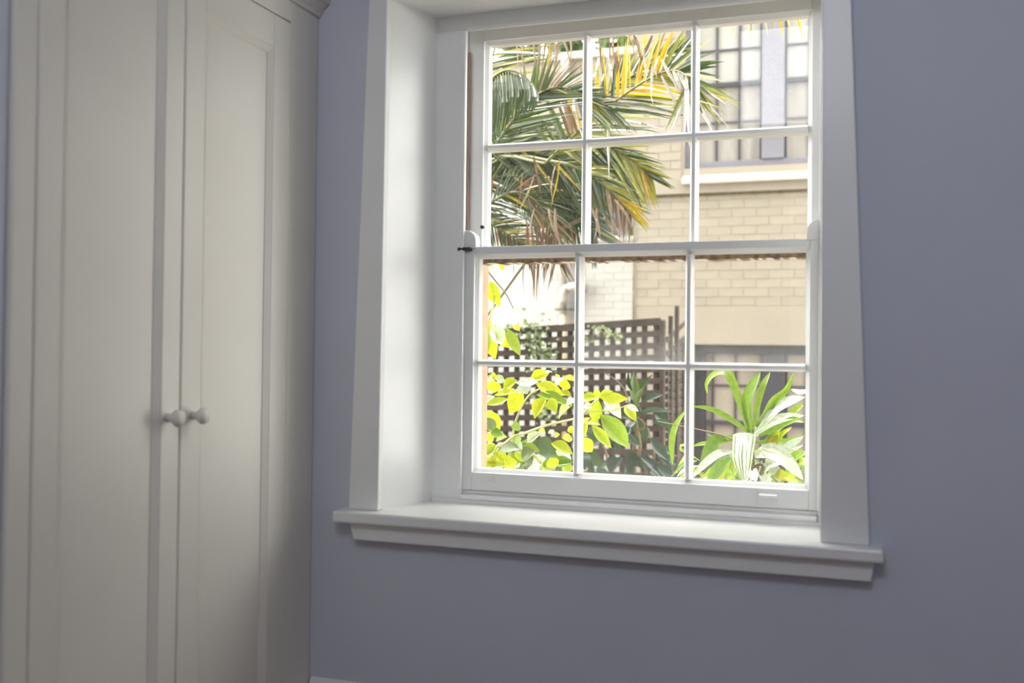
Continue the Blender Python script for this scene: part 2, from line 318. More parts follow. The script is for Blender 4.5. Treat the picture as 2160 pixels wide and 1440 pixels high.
xa, xb, xc, xd, xe, xf = -0.4568, -0.1778, -0.1566, 0.1231, 0.1428, 0.4256
def bar(parent, name, axis, a0, a1, c, hb, hf, yf, yg, yb, m=M_trim):
    pr = [(c-hf, yf), (c+hf, yf), (c+hf+0.001, yf+0.006), (c+hb, yg-0.006), (c+hb, yb), (c-hb, yb), (c-hb, yg-0.006), (c-hf-0.001, yf+0.006)]
    if axis == 'z': B = MB().prism(pr, 'z', a0, a1)
    else: B = MB().prism([(y, w) for w, y in pr], 'x', a0, a1)
    return B.build(name, m, parent, 0.0012)
def edge_profile(w_out, w_in, yf, yg, yb):
    s = 1 if w_in > w_out else -1
    return [(w_out, yf), (w_in-s*0.010, yf), (w_in-s*0.009, yf+0.006), (w_in, yg-0.006), (w_in, yb), (w_out, yb)]
def sash(name, xl, xr, zb, zt, z_bo, z_to, z_m0, z_m1, yf, glass):
    yg, yb = yf+0.023, yf+0.045
    s = empty(name, (0, yf, zb), win)
    MB().prism(edge_profile(xl, xa, yf, yg, yb), 'z', zb, zt).build('stile', M_trim, s, 0.0015)
    MB().prism(edge_profile(xr, xf, yf, yg, yb), 'z', zb, zt).build('stile', M_trim, s, 0.0015)
    for (wo, wi) in ((zb, z_bo), (zt, z_to)):
        MB().prism([(y, w) for w, y in edge_profile(wo, wi, yf, yg, yb)], 'x', xa-0.0095, xf+0.0095).build('rail', M_trim, s, 0.0015)
    for (x0, x1) in ((xb, xc), (xd, xe)):
        bar(s, 'glazing_bar', 'z', z_bo, z_to, (x0+x1)/2, (x1-x0)/2, 0.0048, yf+0.001, yg, yb-0.004)
    zc = (z_m0+z_m1)/2
    bar(s, 'glazing_bar', 'x', xa, xf, zc, (z_m1-z_m0)/2, 0.0046, yf+0.0015, yg, yb-0.004)
    rows = ((z_bo, z_m0), (z_m1, z_to)); colsx = ((xa, xb), (xc, xd), (xe, xf)); i = 0
    for (z0, z1) in rows:
        for (x0, x1) in colsx:
            MB().box(x0-0.003, x1+0.003, yg, yg+0.003, z0-0.003, z1+0.003).build('pane', glass[i], s); i += 1
    return s
up = sash('upper_sash', -0.5133, 0.4719, 1.3946, 2.0713, 1.444, 2.023, 1.717, 1.7382, UF, [M_gclean, M_gmid, M_gclean, M_gclean, M_gmid, M_gmid])
lo = sash('lower_sash', -0.4989, 0.4569, 0.757, 1.4363, 0.8161, 1.4049, 1.1019, 1.1216, LF, [M_gclean, M_gmid, M_gmid, M_gclean, M_gdust, M_gdust])
# bare outer face of the upper meeting rail, flaking, seen through the lower panes
pb = MB(); n = 90; rnd = random.Random(3)
prof = [(-0.4989+i*0.9667/n, 1.3931+0.003*rnd.random()-0.004*max(0, math.sin(i*0.9))*rnd.random()) for i in range(n+1)]
for i in range(n):
    (x0, z0), (x1, z1) = prof[i], prof[i+1]
    pb.hexa([(x0, 0.2568, z0), (x1, 0.2568, z1), (x1, 0.3108, z1), (x0, 0.3108, z0), (x0, 0.2568, 1.407), (x1, 0.2568, 1.407), (x1, 0.3108, 1.407), (x0, 0.3108, 1.407)])
pb.build('flaking_rail', M_rot, up)
# horns of the lower sash
def horn(sx, xo, xi):
    pr = [(xo, 1.4316), (xi, 1.4316), (xi, 1.4543)]
    for k in range(1, 8):
        a = k/8*math.pi/2; pr.append((xo+(xi-xo)*math.cos(a), 1.4543+0.030*math.sin(a)))
    pr.append((xo, 1.4841))
    MB().prism(pr, 'y', LF-0.004, LF+0.030).build('horn', M_trim, lo, 0.002)
horn(-1, -0.4948, -0.4609); horn(1, 0.4569, 0.4276)
MB().tube([(-0.465, 0.2532, 1.4985), (-0.465, 0.2604, 1.4985)], 0.0055, 10).build('screw', M_iron, up)
lf = MB().box(0.3135, 0.3629, LF-0.003, LF+0.001, 0.7663, 0.7961).build('lift_plate', M_trim, lo, 0.001)
MB().prism([(LF-0.003, 0.7817), (LF-0.022, 0.7848), (LF-0.022, 0.792), (LF-0.003, 0.793)], 'x', 0.3155, 0.3608).build('sash_lift', M_trim, lo, 0.001)
MB().box(-0.4249, -0.3982, LF-0.0025, LF+0.001, 0.7796, 0.7843).build('old_lift_mark', M_trim, lo)
MB().box(-0.4228, -0.4002, LF-0.0025, LF+0.001, 0.792, 0.7956).build('old_lift_mark', M_trim, lo)

# ------------------------------------------------------------------ wardrobe
wd = tag(empty('wardrobe', (-1.1, -0.55, 0)), 'built-in cream panelled wardrobe with two doors in the corner', 'wardrobe')
B = MB().box(-1.395, FX-0.022, -1.036, -0.002, 0, 2.075)
B.build('carcass', M_cab, wd)
MB().box(FX-0.022, FX-0.002, -0.138, -0.002, 0.12, 2.075).build('face_frame', M_cab, wd, 0.003)
MB().box(FX-0.022, FX-0.002, -1.036, -0.984, 0.12, 2.075).build('face_frame', M_cab, wd, 0.003)
MB().box(FX-0.022, FX-0.002, -0.984, -0.138, 2.00, 2.075).build('face_frame', M_cab, wd, 0.003)
MB().box(FX-0.022, FX+0.004, -1.036, -0.002, 0, 0.12).build('plinth', M_cab, wd, 0.003)
def wdoor(y0, y1, st0, st1, yk):
    d = empty('door', (FX, y0, 0.125), wd)
    z0, z1 = 0.125, 1.996
    f = MB().box(FX-0.022, FX, y0, y0+st0, z0, z1).box(FX-0.022, FX, y1-st1, y1, z0, z1)
    f.box(FX-0.022, FX, y0+st0, y1-st1, z0, z0+0.16).box(FX-0.022, FX, y0+st0, y1-st1, 1.911, z1).box(FX-0.022, FX, y0+st0, y1-st1, 0.20, 0.285)
    f.build('door_frame', M_cab, d, 0.003)
    ya, yb_, za, zb_ = y0+st0, y1-st1, 0.285, 1.911
    mo = MB(); w = 0.016
    mo.prism([(FX-0.012, ya), (FX-0.002, ya), (FX-0.011, ya+w)], 'z', za, zb_) if False else None
    mo.hexa([(FX-0.02, ya, za), (FX-0.001, ya, za), (FX-0.010, ya+w, za), (FX-0.02, ya+w, za), (FX-0.02, ya, zb_), (FX-0.001, ya, zb_), (FX-0.010, ya+w, zb_), (FX-0.02, ya+w, zb_)])
    mo.hexa([(FX-0.02, yb_-w, za), (FX-0.010, yb_-w, za), (FX-0.001, yb_, za), (FX-0.02, yb_, za), (FX-0.02, yb_-w, zb_), (FX-0.010, yb_-w, zb_), (FX-0.001, yb_, zb_), (FX-0.02, yb_, zb_)])
    mo.hexa([(FX-0.02, ya, zb_-w), (FX-0.010, ya, zb_-w), (FX-0.010, yb_, zb_-w), (FX-0.02, yb_, zb_-w), (FX-0.02, ya, zb_), (FX-0.001, ya, zb_), (FX-0.001, yb_, zb_), (FX-0.02, yb_, zb_)])
    mo.build('panel_moulding', M_cab, d)
    MB().box(FX-0.021, FX-0.012, ya, yb_, za, zb_).build('door_panel', M_cab, d)
    k = MB(); prof = [(0, 0.010), (0.012, 0.009), (0.018, 0.014), (0.026, 0.019), (0.034, 0.018), (0.039, 0.011), (0.040, 0.001)]
    k.tube([(FX+h, yk, 0.996) for h, r in prof], [r for h, r in prof], 16)
    k.build('knob', M_cab, d, smooth=True)
wdoor(-0.5675, -0.140, 0.070, 0.080, -0.527)
wdoor(-0.982, -0.5725, 0.062, 0.062, -0.613)
cp = [(FX-0.02, 2.055), (FX+0.004, 2.055), (FX+0.008, 2.066), (FX+0.022, 2.082), (FX+0.034, 2.090), (FX+0.036, 2.112), (FX-0.02, 2.112)]
cb = MB(); nb = len(cp)
cb.prism(cp, 'y', -1.06, -0.002)
cb.build('cornice', M_cab, wd, 0.002)

# ------------------------------------------------------------------ garden ground
GZ = -0.5
tag(MB().box(-9, 6, 0.40, 16, GZ-0.2, GZ).build('ground', M_soil), 'dark garden soil outside below the window', 'ground', kind='structure')

# ------------------------------------------------------------------ brick buildings
def brick_mesh(name, m):
    L, H, D, c = 0.226, 0.083, 0.05, 0.003
    v = []; f = []
    for (y, dx, dz) in ((D, 0, 0), (c, 0, 0), (0, c, c)):
        dx *= 0.4; v += [(-L/2+dx, y, -H/2+dz), (L/2-dx, y, -H/2+dz), (L/2-dx, y, H/2-dz), (-L/2+dx, y, H/2-dz)]
    for r in (0, 4):
        for i in range(4):
            j = (i+1) % 4; f.append((r+i, r+j, r+4+j, r+4+i))
    f.append((8, 9, 10, 11))
    me = bpy.data.meshes.new(name); me.from_pydata(v, [], f); me.update(); me.materials.append(m); return me
BR_B = brick_mesh('beige_brick', M_beige); BR_W = brick_mesh('white_brick', M_white)
PITX, PITZ = 0.236, 0.086
def bricks(parent, me, y, x0, x1, z0, z1, skip, rr):
    """every brick its own object; skip(x,z) leaves openings free; returns the count"""
    n = 0; row = 0; z = z0+PITZ/2
    while z < z1:
        x = x0+PITX/2-(PITX/2 if row % 2 else 0)
        while x-PITX/2 < x1:
            l, r_ = max(x-PITX/2, x0), min(x+PITX/2, x1)
            if r_-l > 0.05 and not skip((l+r_)/2, z):
                o = bpy.data.objects.new('brick', me); COL.objects.link(o)
                o.parent = parent; o.matrix_parent_inverse = Matrix.Translation(-wloc(parent))
                o.location = ((l+r_)/2, y+rr.uniform(-0.002, 0.002), z+rr.uniform(-0.0015, 0.0015))
                o.scale = ((r_-l-0.0025)/0.226, 1, 1); o.rotation_euler = (0, rr.uniform(-0.006, 0.006), rr.uniform(-0.008, 0.008)); n += 1
            x += PITX
        z += PITZ; row += 1
    return n
def brick_mass(parent, m, y, x0, x1, z0, z1, skip, rr):
    """the smallest-showing bricks, joined"""
    B = MB(); row = 0; z = z0+PITZ/2
    while z < z1:
        x = x0+PITX/2-(PITX/2 if row % 2 else 0)
        while x-PITX/2 < x1:
            l, r_ = max(x-PITX/2, x0), min(x+PITX/2, x1)
            if r_-l > 0.05 and not skip((l+r_)/2, z):
                d = rr.uniform(-0.002, 0.002); B.box(l+0.003, r_-0.003, y+d, y+0.05, z-0.041, z+0.041)
            x += PITX
        z += PITZ; row += 1
    o = B.build('brickwork', m, parent); o['kind'] = 'stuff'; return o

YB = 7.40
bx0 = -1.556; ux0 = at(1444, 200, YB).x; uz0 = at(1560, 352, YB).z
lx0 = at(1462, 800, YB).x; lz1 = at(1580, 727, YB).z; rend1 = at(1500, 645, YB).z; strz = at(1500, 408, YB).z
bl = tag(empty('beige_building', (1.0, YB+0.5, GZ)), 'beige painted brick building with lilac grey sash windows behind the trellis', 'building')
DP = 0.25
c_ = MB()
c_.box(bx0, lx0, YB+0.005, YB+DP, GZ, rend1)                      # lower left pier
c_.box(bx0, 3.2, YB+0.005, YB+DP, rend1, strz)                    # band of brick
c_.box(lx0, 3.2, YB+0.005, YB+DP, lz1, rend1)
c_.box(bx0, ux0, YB-0.030, YB+DP, strz, 8.2)                      # upper storey, a little proud
c_.box(ux0, 3.2, YB-0.030, YB+DP, strz, uz0)
c_.box(2.0, 3.2, YB+0.005, YB+DP, GZ, lz1); c_.box(2.0, 3.2, YB-0.030, YB+DP, uz0, 6.2)
c_.box(bx0, bx0+0.2, YB+DP, YB+1.9, GZ, 8.2); c_.box(ux0, 6.0, YB-0.030, YB+DP, 6.2, 8.2); c_.box(3.2, 6.0, YB-0.030, YB+DP, GZ, 6.2)  # unseen upper walls and right end, heightened to cut sky light indoors
c_.build('wall_core', M_beige2, bl)
MB().box(bx0+0.015, 3.2, YB-0.002, YB+0.02, lz1, rend1).build('rendered_band', M_beige2, bl)
rb = random.Random(11)
nb1 = bricks(bl, BR_B, YB, bx0, 0.95, rend1, strz-0.02, lambda x, z: False, rb)
nb2 = bricks(bl, BR_B, YB-0.042, bx0, ux0-0.02, strz+0.16, 4.9, lambda x, z: False, rb)
brick_mass(bl, M_beige, YB, bx0, lx0, GZ, rend1-0.01, lambda x, z: z > lz1 and x > bx0+0.9, rb)
MB().box(bx0-0.01, 3.2, YB-0.046, YB+0.02, strz, strz+0.16).build('string_course', M_beige2, bl, 0.006)
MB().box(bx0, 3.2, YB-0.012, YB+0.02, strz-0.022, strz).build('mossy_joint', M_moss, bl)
sx0 = at(1437, 370, YB-0.12).x
MB().prism([(YB-0.045, uz0-0.16), (YB-0.10, uz0-0.16), (YB-0.10, uz0-0.115), (YB+0.06, uz0-0.01), (YB+0.06, uz0-0.16)], 'x', sx0, 2.1).build('window_sill', M_sillp, bl, 0.008)
MB().tube([(bx0-0.012, YB-0.01, 0.6), (bx0-0.012, YB-0.01, strz)], 0.011, 7).build('corner_line', M_moss, bl)  # thin dark tube down the left corner of the building

def garden_window(parent, x0, x1, z0, z1, y, mull, vbars, hbars, meet, pm_up, pm_lo, fw=0.055, mfr=None):
    """recessed window: frame, mullions, glazing bars, one pane per light"""
    w = empty('window', (x0, y, z0), parent)
    fr = MB().box(x0, x0+fw, y, y+0.09, z0, z1).box(x1-fw, x1, y, y+0.09, z0, z1).box(x0+fw, x1-fw, y, y+0.09, z0, z0+0.085).box(x0+fw, x1-fw, y, y+0.09, z1-fw, z1)
    fr.build('window_frame', mfr or M_wframe, w, 0.004)
    xs = [x0+fw]
    for (a, c) in mull:
        MB().box(a, c, y-0.02, y+0.09, z0+0.085, z1-fw).build('mullion', mfr or M_wframe, w, 0.006); xs += [a, c]
    xs.append(x1-fw)
    for (a, c) in zip(xs[0::2], xs[1::2]):
        MB().box(a, c, y+0.02, y+0.075, meet-0.022, meet+0.022).build('meeting_rail', M_wbar, w)
        e = MB().box(a, a+0.022, y+0.03, y+0.075, z0+0.085, z1-fw).box(c-0.022, c, y+0.03, y+0.075, z0+0.085, z1-fw)
        e.build('sash_edge', M_wbar, w)
        vb = [q for q in vbars if a < q < c]
        for q in vb:
            MB().box(q-0.011, q+0.011, y+0.035, y+0.066, z0+0.085, z1-fw).build('glazing_bar', M_wbar, w)
        for q in hbars:
            MB().box(a, c, y+0.036, y+0.064, q-0.008, q+0.008).build('glazing_bar', M_wbar, w)
        cx = [a+0.011]+vb+[c-0.011]; cz = sorted([z0+0.085]+list(hbars)+[meet, z1-fw])
        for i in range(len(cx)-1):
            for j in range(len(cz)-1):
                MB().box(cx[i]+0.003, cx[i+1]-0.003, y+0.055, y+0.060, cz[j], cz[j+1]).build('pane', pm_up if cz[j] >= meet-0.01 else pm_lo, w)
    return w
def X(u, v, Y=YB+0.08): return at(u, v, Y).x
def Z(u, v, Y=YB+0.08): return at(u, v, Y).z
garden_window(bl, ux0, 2.0, uz0-0.01, 6.2, YB+0.05, [(X(1608, 200), X(1655, 200))], [X(1512, 200), X(1560, 200), X(1708, 200), X(1756, 200), X(1804, 200)],
              [Z(1540, 104), Z(1540, 257), 5.0, 5.6], Z(1540, 178), M_ppale, M_pdim)
garden_window(bl, lx0, 2.0, GZ, lz1, YB+0.09, [(X(1607, 850), X(1655, 850))], [X(1502, 850), X(1550, 850), X(1700, 850), X(1748, 850)],
              [Z(1540, 813), Z(1540, 960)], Z(1540, 892), M_plow, M_plow, 0.09, M_wbar)

YW = 9.40
wt1 = at(1270, 122, YW).z; wl = at(1200, 400, YW).z
wb = tag(empty('white_building', (-3.6, YW+0.2, GZ)), 'white painted brick wall with a bluish window behind the palm', 'building')
wx0, wx1 = -5.4, -1.60
nx0, nx1 = at(1236, 450, YW).x, at(1337, 450, YW).x; nz0, nz1 = at(1290, 499, YW).z, at(1290, 330, YW).z
c_ = MB().box(wx0, nx0, YW+0.005, YW+0.25, GZ, wl).box(nx1, wx1, YW+0.005, YW+0.25, GZ, wl).box(nx0, nx1, YW+0.005, YW+0.25, GZ, nz0)
c_.build('wall_core', M_white, wb)
c2 = MB().box(wx0, nx0, YW-0.02, YW+0.25, wl, wt1).box(nx1, wx1, YW-0.02, YW+0.25, wl, wt1).box(nx0, nx1, YW-0.02, YW+0.25, nz1, wt1)
c2.build('upper_wall', M_beige2, wb)
MB().box(wx0, wx1, YW-0.07, YW+0.3, wt1, wt1+0.09).build('coping', M_sillp, wb, 0.01)
rw = random.Random(5)
inwin = lambda x, z: nx0-0.06 < x < nx1+0.06 and z > nz0-0.05
wz0 = at(1200, 880, YW).z
wz0 = GZ + round((wz0-GZ)/PITZ/2)*2*PITZ
wxv = -4.02
wtop = at(1200, 478, YW).z; wtop = wz0+round((wtop-wz0)/PITZ/2)*2*PITZ
nb3 = bricks(wb, BR_W, YW, wxv, wx1, wz0, wtop, inwin, rw)
brick_mass(wb, M_white, YW, wxv, wx1, GZ, wz0, inwin, rw)
brick_mass(wb, M_white, YW, wxv, wx1, wtop, wl-0.02, inwin, rw)
print('bricks', nb1, nb2, nb3)
gw = empty('window', (nx0, YW, nz0), wb)
MB().box(nx0, nx0+0.07, YW+0.03, YW+0.12, nz0, nz1).box(nx1-0.07, nx1, YW+0.03, YW+0.12, nz0, nz1).box(nx0, nx1, YW+0.03, YW+0.12, nz0, nz0+0.12).box(nx0, nx1, YW+0.03, YW+0.12, nz1-0.07, nz1).build('window_frame', M_wframe, gw)
MB().box((nx0+nx1)/2+0.1, (nx0+nx1)/2+0.14, YW+0.05, YW+0.10, nz0+0.12, nz1-0.07).build('glazing_bar', M_wframe, gw)
MB().box(nx0+0.07, (nx0+nx1)/2+0.1, YW+0.07, YW+0.08, nz0+0.12, nz1-0.07).build('pane', M_pblue, gw)
MB().box((nx0+nx1)/2+0.14, nx1-0.07, YW+0.07, YW+0.08, nz0+0.12, nz1-0.07).build('pane', M_pblue, gw)
MB().box(nx0-0.08, nx1+0.08, YW-0.06, YW+0.10, nz0-0.055, nz0).build('window_sill', M_white, wb, 0.006)

# drainpipe with elbow
YP = YW-0.10
pp = tag(empty('drainpipe', at(1187, 1000, YP)), 'cream drainpipe with rounded elbow and rusty lower length on white brick', 'pipe')
xp = at(1187, 660, YP).x; RP = 0.046
ze = at(1187, 612, YP).z; zr = at(1187, 656, YP).z
MB().tube([(xp, YP, GZ), (xp, YP, zr)], RP*0.80, 12).build('rusty_pipe', M_rust, pp, smooth=True)
zz = at(1187, 118, YP).z
MB().tube([(xp, YP, zr-0.04), (xp, YP, zz)], RP, 12).build('down_pipe', M_pipe, pp, smooth=True)
xe2 = at(1234, 612, YP).x
el = catmull([(xp+0.01, YP-0.03, ze-0.16), (xp+0.02, YP-0.04, ze-0.03), (xp+0.10, YP-0.04, ze+0.03), (xe2, YP-0.02, ze+0.03)], 12)
MB().tube(el, RP*1.2, 12).build('elbow', M_pipe, pp, smooth=True)
MB().tube([(xe2-0.03, YP-0.02, ze+0.03), (xe2+0.02, YP-0.02, ze+0.03)], RP*1.45, 12).build('collar', M_pipe, pp, smooth=True)
for v in (629, 635, 641):
    z_ = at(1187, v, YP).z; MB().tube([(xp, YP, z_-0.012), (xp, YP, z_+0.012)], RP*1.18, 12).build('collar', M_pipe, pp, smooth=True)
z_ = at(1187, 653, YP).z
MB().box(xp-0.09, xp+0.16, YP-0.050, YP+0.07, z_-0.007, z_+0.007).build('bracket', M_iron, pp)
MB().tube([(xe2-0.02, YP-0.10, ze+0.04), (xe2-0.02, YP-0.05, ze+0.04)], 0.014, 8).build('bolt', M_wframe, pp)

# hedge on the slope beyond the parapet
def leaf_cloud(n, cen, rad, size, seed):
    B = MB(); r = random.Random(seed)
    for _ in range(n):
        while True:
            d = Vector((r.uniform(-1, 1), r.uniform(-1, 1), r.uniform(-1, 1)))
            if 0.45 < d.length < 1: break
        p = Vector((cen[0]+d.x*rad[0], cen[1]+d.y*rad[1], cen[2]+d.z*rad[2]))
        t = Vector((r.uniform(-1, 1), r.uniform(-1, 1), r.uniform(-.6, 1))).normalized(); nn = (d+Vector((0, -.4, .6))).normalized(); s = size*r.uniform(.6, 1.3)
        B.strap([p, p+t*s*.5, p+t*s], [s*.15, s*.5, .003], nn)
    return B
MB().prism([(10.6, GZ), (10.6, 4.2), (11.6, 5.2), (14.5, 6.0), (14.5, GZ)], 'x', -8, 0.0).build('bank', M_soil)
tag(bpy.data.objects['bank'], 'earth bank rising behind the white wall', 'bank', kind='structure')
for i, (u, v, rx, rz) in enumerate([(1198, 93, .26, .5), (1302, 86, .26, .5), (1095, 100, .26, .5)]):
    p = at(u, v, 11.2)
    s_ = leaf_cloud(900, p, (rx, .45, rz), .13, 40+i)
    h = empty('bush', (p.x, 11.2, 4.6)); tag(h, ['rounded green bush on the bank, the middle one above the coping', 'green bush on the bank nearest the beige building', 'green bush on the bank behind the hanging dead palm leaves'][i], 'bush', 'bushes on the bank')
    o = s_.build('foliage', L_hedge, h); o['kind'] = 'stuff'
    MB().tube([(p.x, 11.2, 4.5), (p.x+.05, 11.2, p.z)], .05, 6).build('stem', M_dstem, h)

# ------------------------------------------------------------------ trellis
YT = 4.5
tr = tag(empty('trellis', (at(1390, 800, YT).x, YT, GZ)), 'weathered brown square lattice trellis standing before the white wall', 'trellis')
TILT = 0.068
xl_, xr_ = at(1000, 800, YT).x, at(1393, 800, YT).x
def Tz(v): return at(1300, v, YT).z
x13 = at(1300, 690, YT).x
for k in range(15):
    v = 684+24.4*k; z = Tz(v)
    if z < GZ+0.1: break
    sl = TILT-0.0035*k; h = 0.021 if k else 0.026
    zl, zr_ = z+(xl_-x13)*sl, z+(xr_-x13)*sl; y0 = YT-0.016 if k else YT-0.022
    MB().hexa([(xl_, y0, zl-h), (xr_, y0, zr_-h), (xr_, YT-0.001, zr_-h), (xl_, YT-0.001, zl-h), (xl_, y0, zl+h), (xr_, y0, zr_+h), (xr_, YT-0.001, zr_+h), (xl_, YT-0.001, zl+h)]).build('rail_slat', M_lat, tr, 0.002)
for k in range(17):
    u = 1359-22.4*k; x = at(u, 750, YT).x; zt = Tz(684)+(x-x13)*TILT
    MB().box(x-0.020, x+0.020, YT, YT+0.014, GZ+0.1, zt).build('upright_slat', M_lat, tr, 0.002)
xq = at(1391, 800, YT).x; zq = at(1391, 674, YT).z
MB().box(xq-0.045, xq-0.006, YT-0.004, YT+0.04, GZ, zq-0.01).build('post', M_lat, tr, 0.006)
MB().box(xq, xq+0.036, YT-0.02, YT+0.045, GZ, zq).build('post', M_lat, tr, 0.01)
# the broken end panel running back from the post
xw = xq+0.03
t2 = tag(empty('trellis_return', (xw+0.1, YT+0.3, GZ)), 'broken end panel of brown trellis running back from the corner post', 'trellis')
def bar3(p, q, w, d, parent, name):
    p, q = Vector(p), Vector(q); t = (q-p).normalized(); s = t.cross(Vector((1, 0, 0))).normalized()*w/2; e = Vector((d/2, 0, 0))
    MB().hexa([p-s-e, p+s-e, p+s+e, p-s+e, q-s-e, q+s-e, q+s+e, q-s+e]).build(name, M_lat, parent, 0.002)
xw2 = at(1438, 800, 5.1).x
for (u, v0, v1, Y) in [(1412, 666, 1010, 4.66), (1425, 645, 1010, 4.80), (1438, 725, 1010, 5.0)]:
    p0, p1 = at(u, v1, Y), at(u, v0, Y); MB().box(p0.x-0.014, p0.x+0.014, Y-0.02, Y+0.02, GZ, p1.z).build('upright_slat', M_lat, t2, 0.002)
for k in range(22):
    v = 716+(30*k if k < 2 else 24+16.5*(k-1)+14)
    p, q = at(1406, v, YT+.075), at(1442, v-(34 if k < 2 else 46), 5.05)
    s = Vector((0, 0, 0.020)); e = Vector((0.009, 0, 0))
    MB().hexa([p-s-e, p-s+e, q-s+e, q-s-e, p+s-e, p+s+e, q+s+e, q+s-e]).build('slant_slat', M_lat, t2, 0.002)

# vines on the trellis
def vine(name, path, n, spread, label, seed, size=0.035):
    r = random.Random(seed); pts = catmull([at(u, v, YT-0.034) for u, v in path], 14)
    e = tag(empty(name, (pts[0].x, YT-0.04, pts[0].z)), label, 'vine')
    MB().tube(pts, 0.004, 5).build('stem', M_dstem, e)
    B = MB()
    for _ in range(n):
        p = pts[r.randrange(len(pts))]+Vector((r.gauss(0, spread), r.uniform(-0.06, 0.003), r.gauss(0, spread*.8)))
        t = Vector((r.uniform(-1, 1), r.uniform(-.4, .4), r.uniform(-1, .7))).normalized(); s = size*r.uniform(.6, 1.2)
        B.strap([p, p+t*s*.45, p+t*s], [.004, s*.75, .003], Vector((r.uniform(-.5, .5), -1, r.uniform(0, .8))).normalized())
    o = B.build('leaves', [L_vine], e); o['kind'] = 'stuff'
vine('climbing_vine', [(1075, 692), (1110, 690), (1140, 695), (1125, 720), (1145, 745), (1160, 752), (1120, 775)], 150, .055, 'small leaved green vine over the left top of the trellis', 1, .036)
vine('climbing_vine', [(1255, 692), (1272, 700), (1290, 703), (1308, 708)], 40, .018, 'thin vine sprig on the upper trellis rail near the corner post', 2, .03)
vine('climbing_vine', [(1130, 845), (1150, 860), (1160, 890)], 40, .04, 'small vine tuft low on the trellis behind the lime shrub', 3)
vine('climbing_vine', [(1226, 706), (1228, 712), (1238, 722), (1250, 718), (1252, 690)], 16, .015, 'tiny vine tuft beside the glazing bar on the second trellis rail', 4, .03)

# ------------------------------------------------------------------ palm
palm = tag(empty('palm_tree', (-1.75, 3.0, GZ)), 'palm with long green and golden fronds hanging before the white wall', 'palm')
rp_ = random.Random(21)
pts = [(-1.75, 3.0, GZ), (-1.74, 3.0, 0.5), (-1.72, 2.98, 1.4), (-1.68, 2.95, 2.0)]
tp_ = catmull(pts, 22)
MB().tube(tp_, [0.15+0.012*(i % 2)-0.002*i for i in range(22)], 12).build('trunk', M_trunk, palm)
CROWN = Vector((-1.68, 2.95, 2.05))
NLEAF = [0]
def leaflet(px, py, ang, L, Y0, Y1, w, droop, r, B=None):
    """blade of length L (px) leaving (px,py) at angle ang; drooping; depth from Y0 to Y1"""
    n = 6; P = []; Wd = []
    for i in range(n):
        t = i/(n-1)
        u = px+math.cos(ang)*L*t; v = py+math.sin(ang)*L*t+droop*L*t*t
        P.append(at(u, v, Y0+(Y1-Y0)*t))
        Wd.append(w*(0.55 if i == 0 else 1.0 if t < .5 else max(.06, 1.0-(t-.45)*1.75)))
    return P, Wd
def frond(path, Ys, n, up, dn, w, cols, droop, seed, single=True, t0=0.05, rad=0.007, jit=0.10, fan=0.35, base=True):
    """path = px points of the midrib; up/dn = (angle start, angle end, length start, mid, end) for the two sides, relative to the midrib"""
    r = random.Random(seed)
    pp = [Vector((u, v, y)) for (u, v), y in zip(path, Ys)]
    cp2 = catmull(pp, 40)
    w3 = [at(p.x, p.y, p.z) for p in cp2]
    if base:
        lead = catmull([CROWN, CROWN.lerp(w3[0], .5)+Vector((0, 0, .12)), w3[0]], 8)[:-1]
    else: lead = []
    full = lead+w3; N = len(full)
    f = MB().tube(full, [rad*(1-.8*i/N)+.0015 for i in range(N)], 6).build('frond', M_rach, palm, smooth=True)
    Bs = {}
    for side, spec in ((-1, up), (1, dn)):
        if not spec: continue
        a0, a1, l0, lm, l1 = spec[:5]; c_fn = spec[5] if len(spec) > 5 else cols
        for k in range(n):
            t = t0+(1-t0)*(k+.5+r.uniform(-.3, .3))/n; t = min(t, .995)
            i = min(int(t*39), 38); p = cp2[i].lerp(cp2[i+1], t*39-i); tg = cp2[min(i+2, 39)]-cp2[max(i-2, 0)]
            th = math.atan2(tg.y, tg.x)+side*math.radians(a0+(a1-a0)*t+r.gauss(0, 4))
            L = (l0+(lm-l0)*t*2 if t < .5 else lm+(l1-lm)*(t-.5)*2)*r.uniform(.86, 1.1)
            m = c_fn(t, r)
            if m is None: continue
            P, Wd = leaflet(p.x, p.y, th, L, p.z, p.z-side*fan*0.0+r.uniform(-fan, fan)*L*.004, w*r.uniform(.8, 1.15), droop*r.uniform(.5, 1.5), r)
            nn = Vector((r.uniform(-.5, .5), -1, r.uniform(-.2, .9))).normalized()
            if single and NLEAF[0] < 300:
                MB().strap(P, Wd, nn, .3).build('leaflet', m, f); NLEAF[0] += 1
            else:
                B = Bs.setdefault(m.name, (MB(), m))[0]; B.strap(P, Wd, nn, .3)
    for B, m in Bs.values():
        o = B.build('leaflets', m, f); o['kind'] = 'stuff'
    return f
def pick(*ch):                                             # (upper t limit, [(weight, material)...])
    def fn(t, r):
        for lim, opts in ch:
            if t <= lim:
                x = r.random()*sum(o[0] for o in opts)
                for wgt, m in opts:
                    x -= wgt
                    if x <= 0: return m
        return ch[-1][1][0][1]
    return fn
G, YG, GO, DE, BRN, WH = L_palm, L_palm2, L_gold, L_dead, L_brown, L_bleach
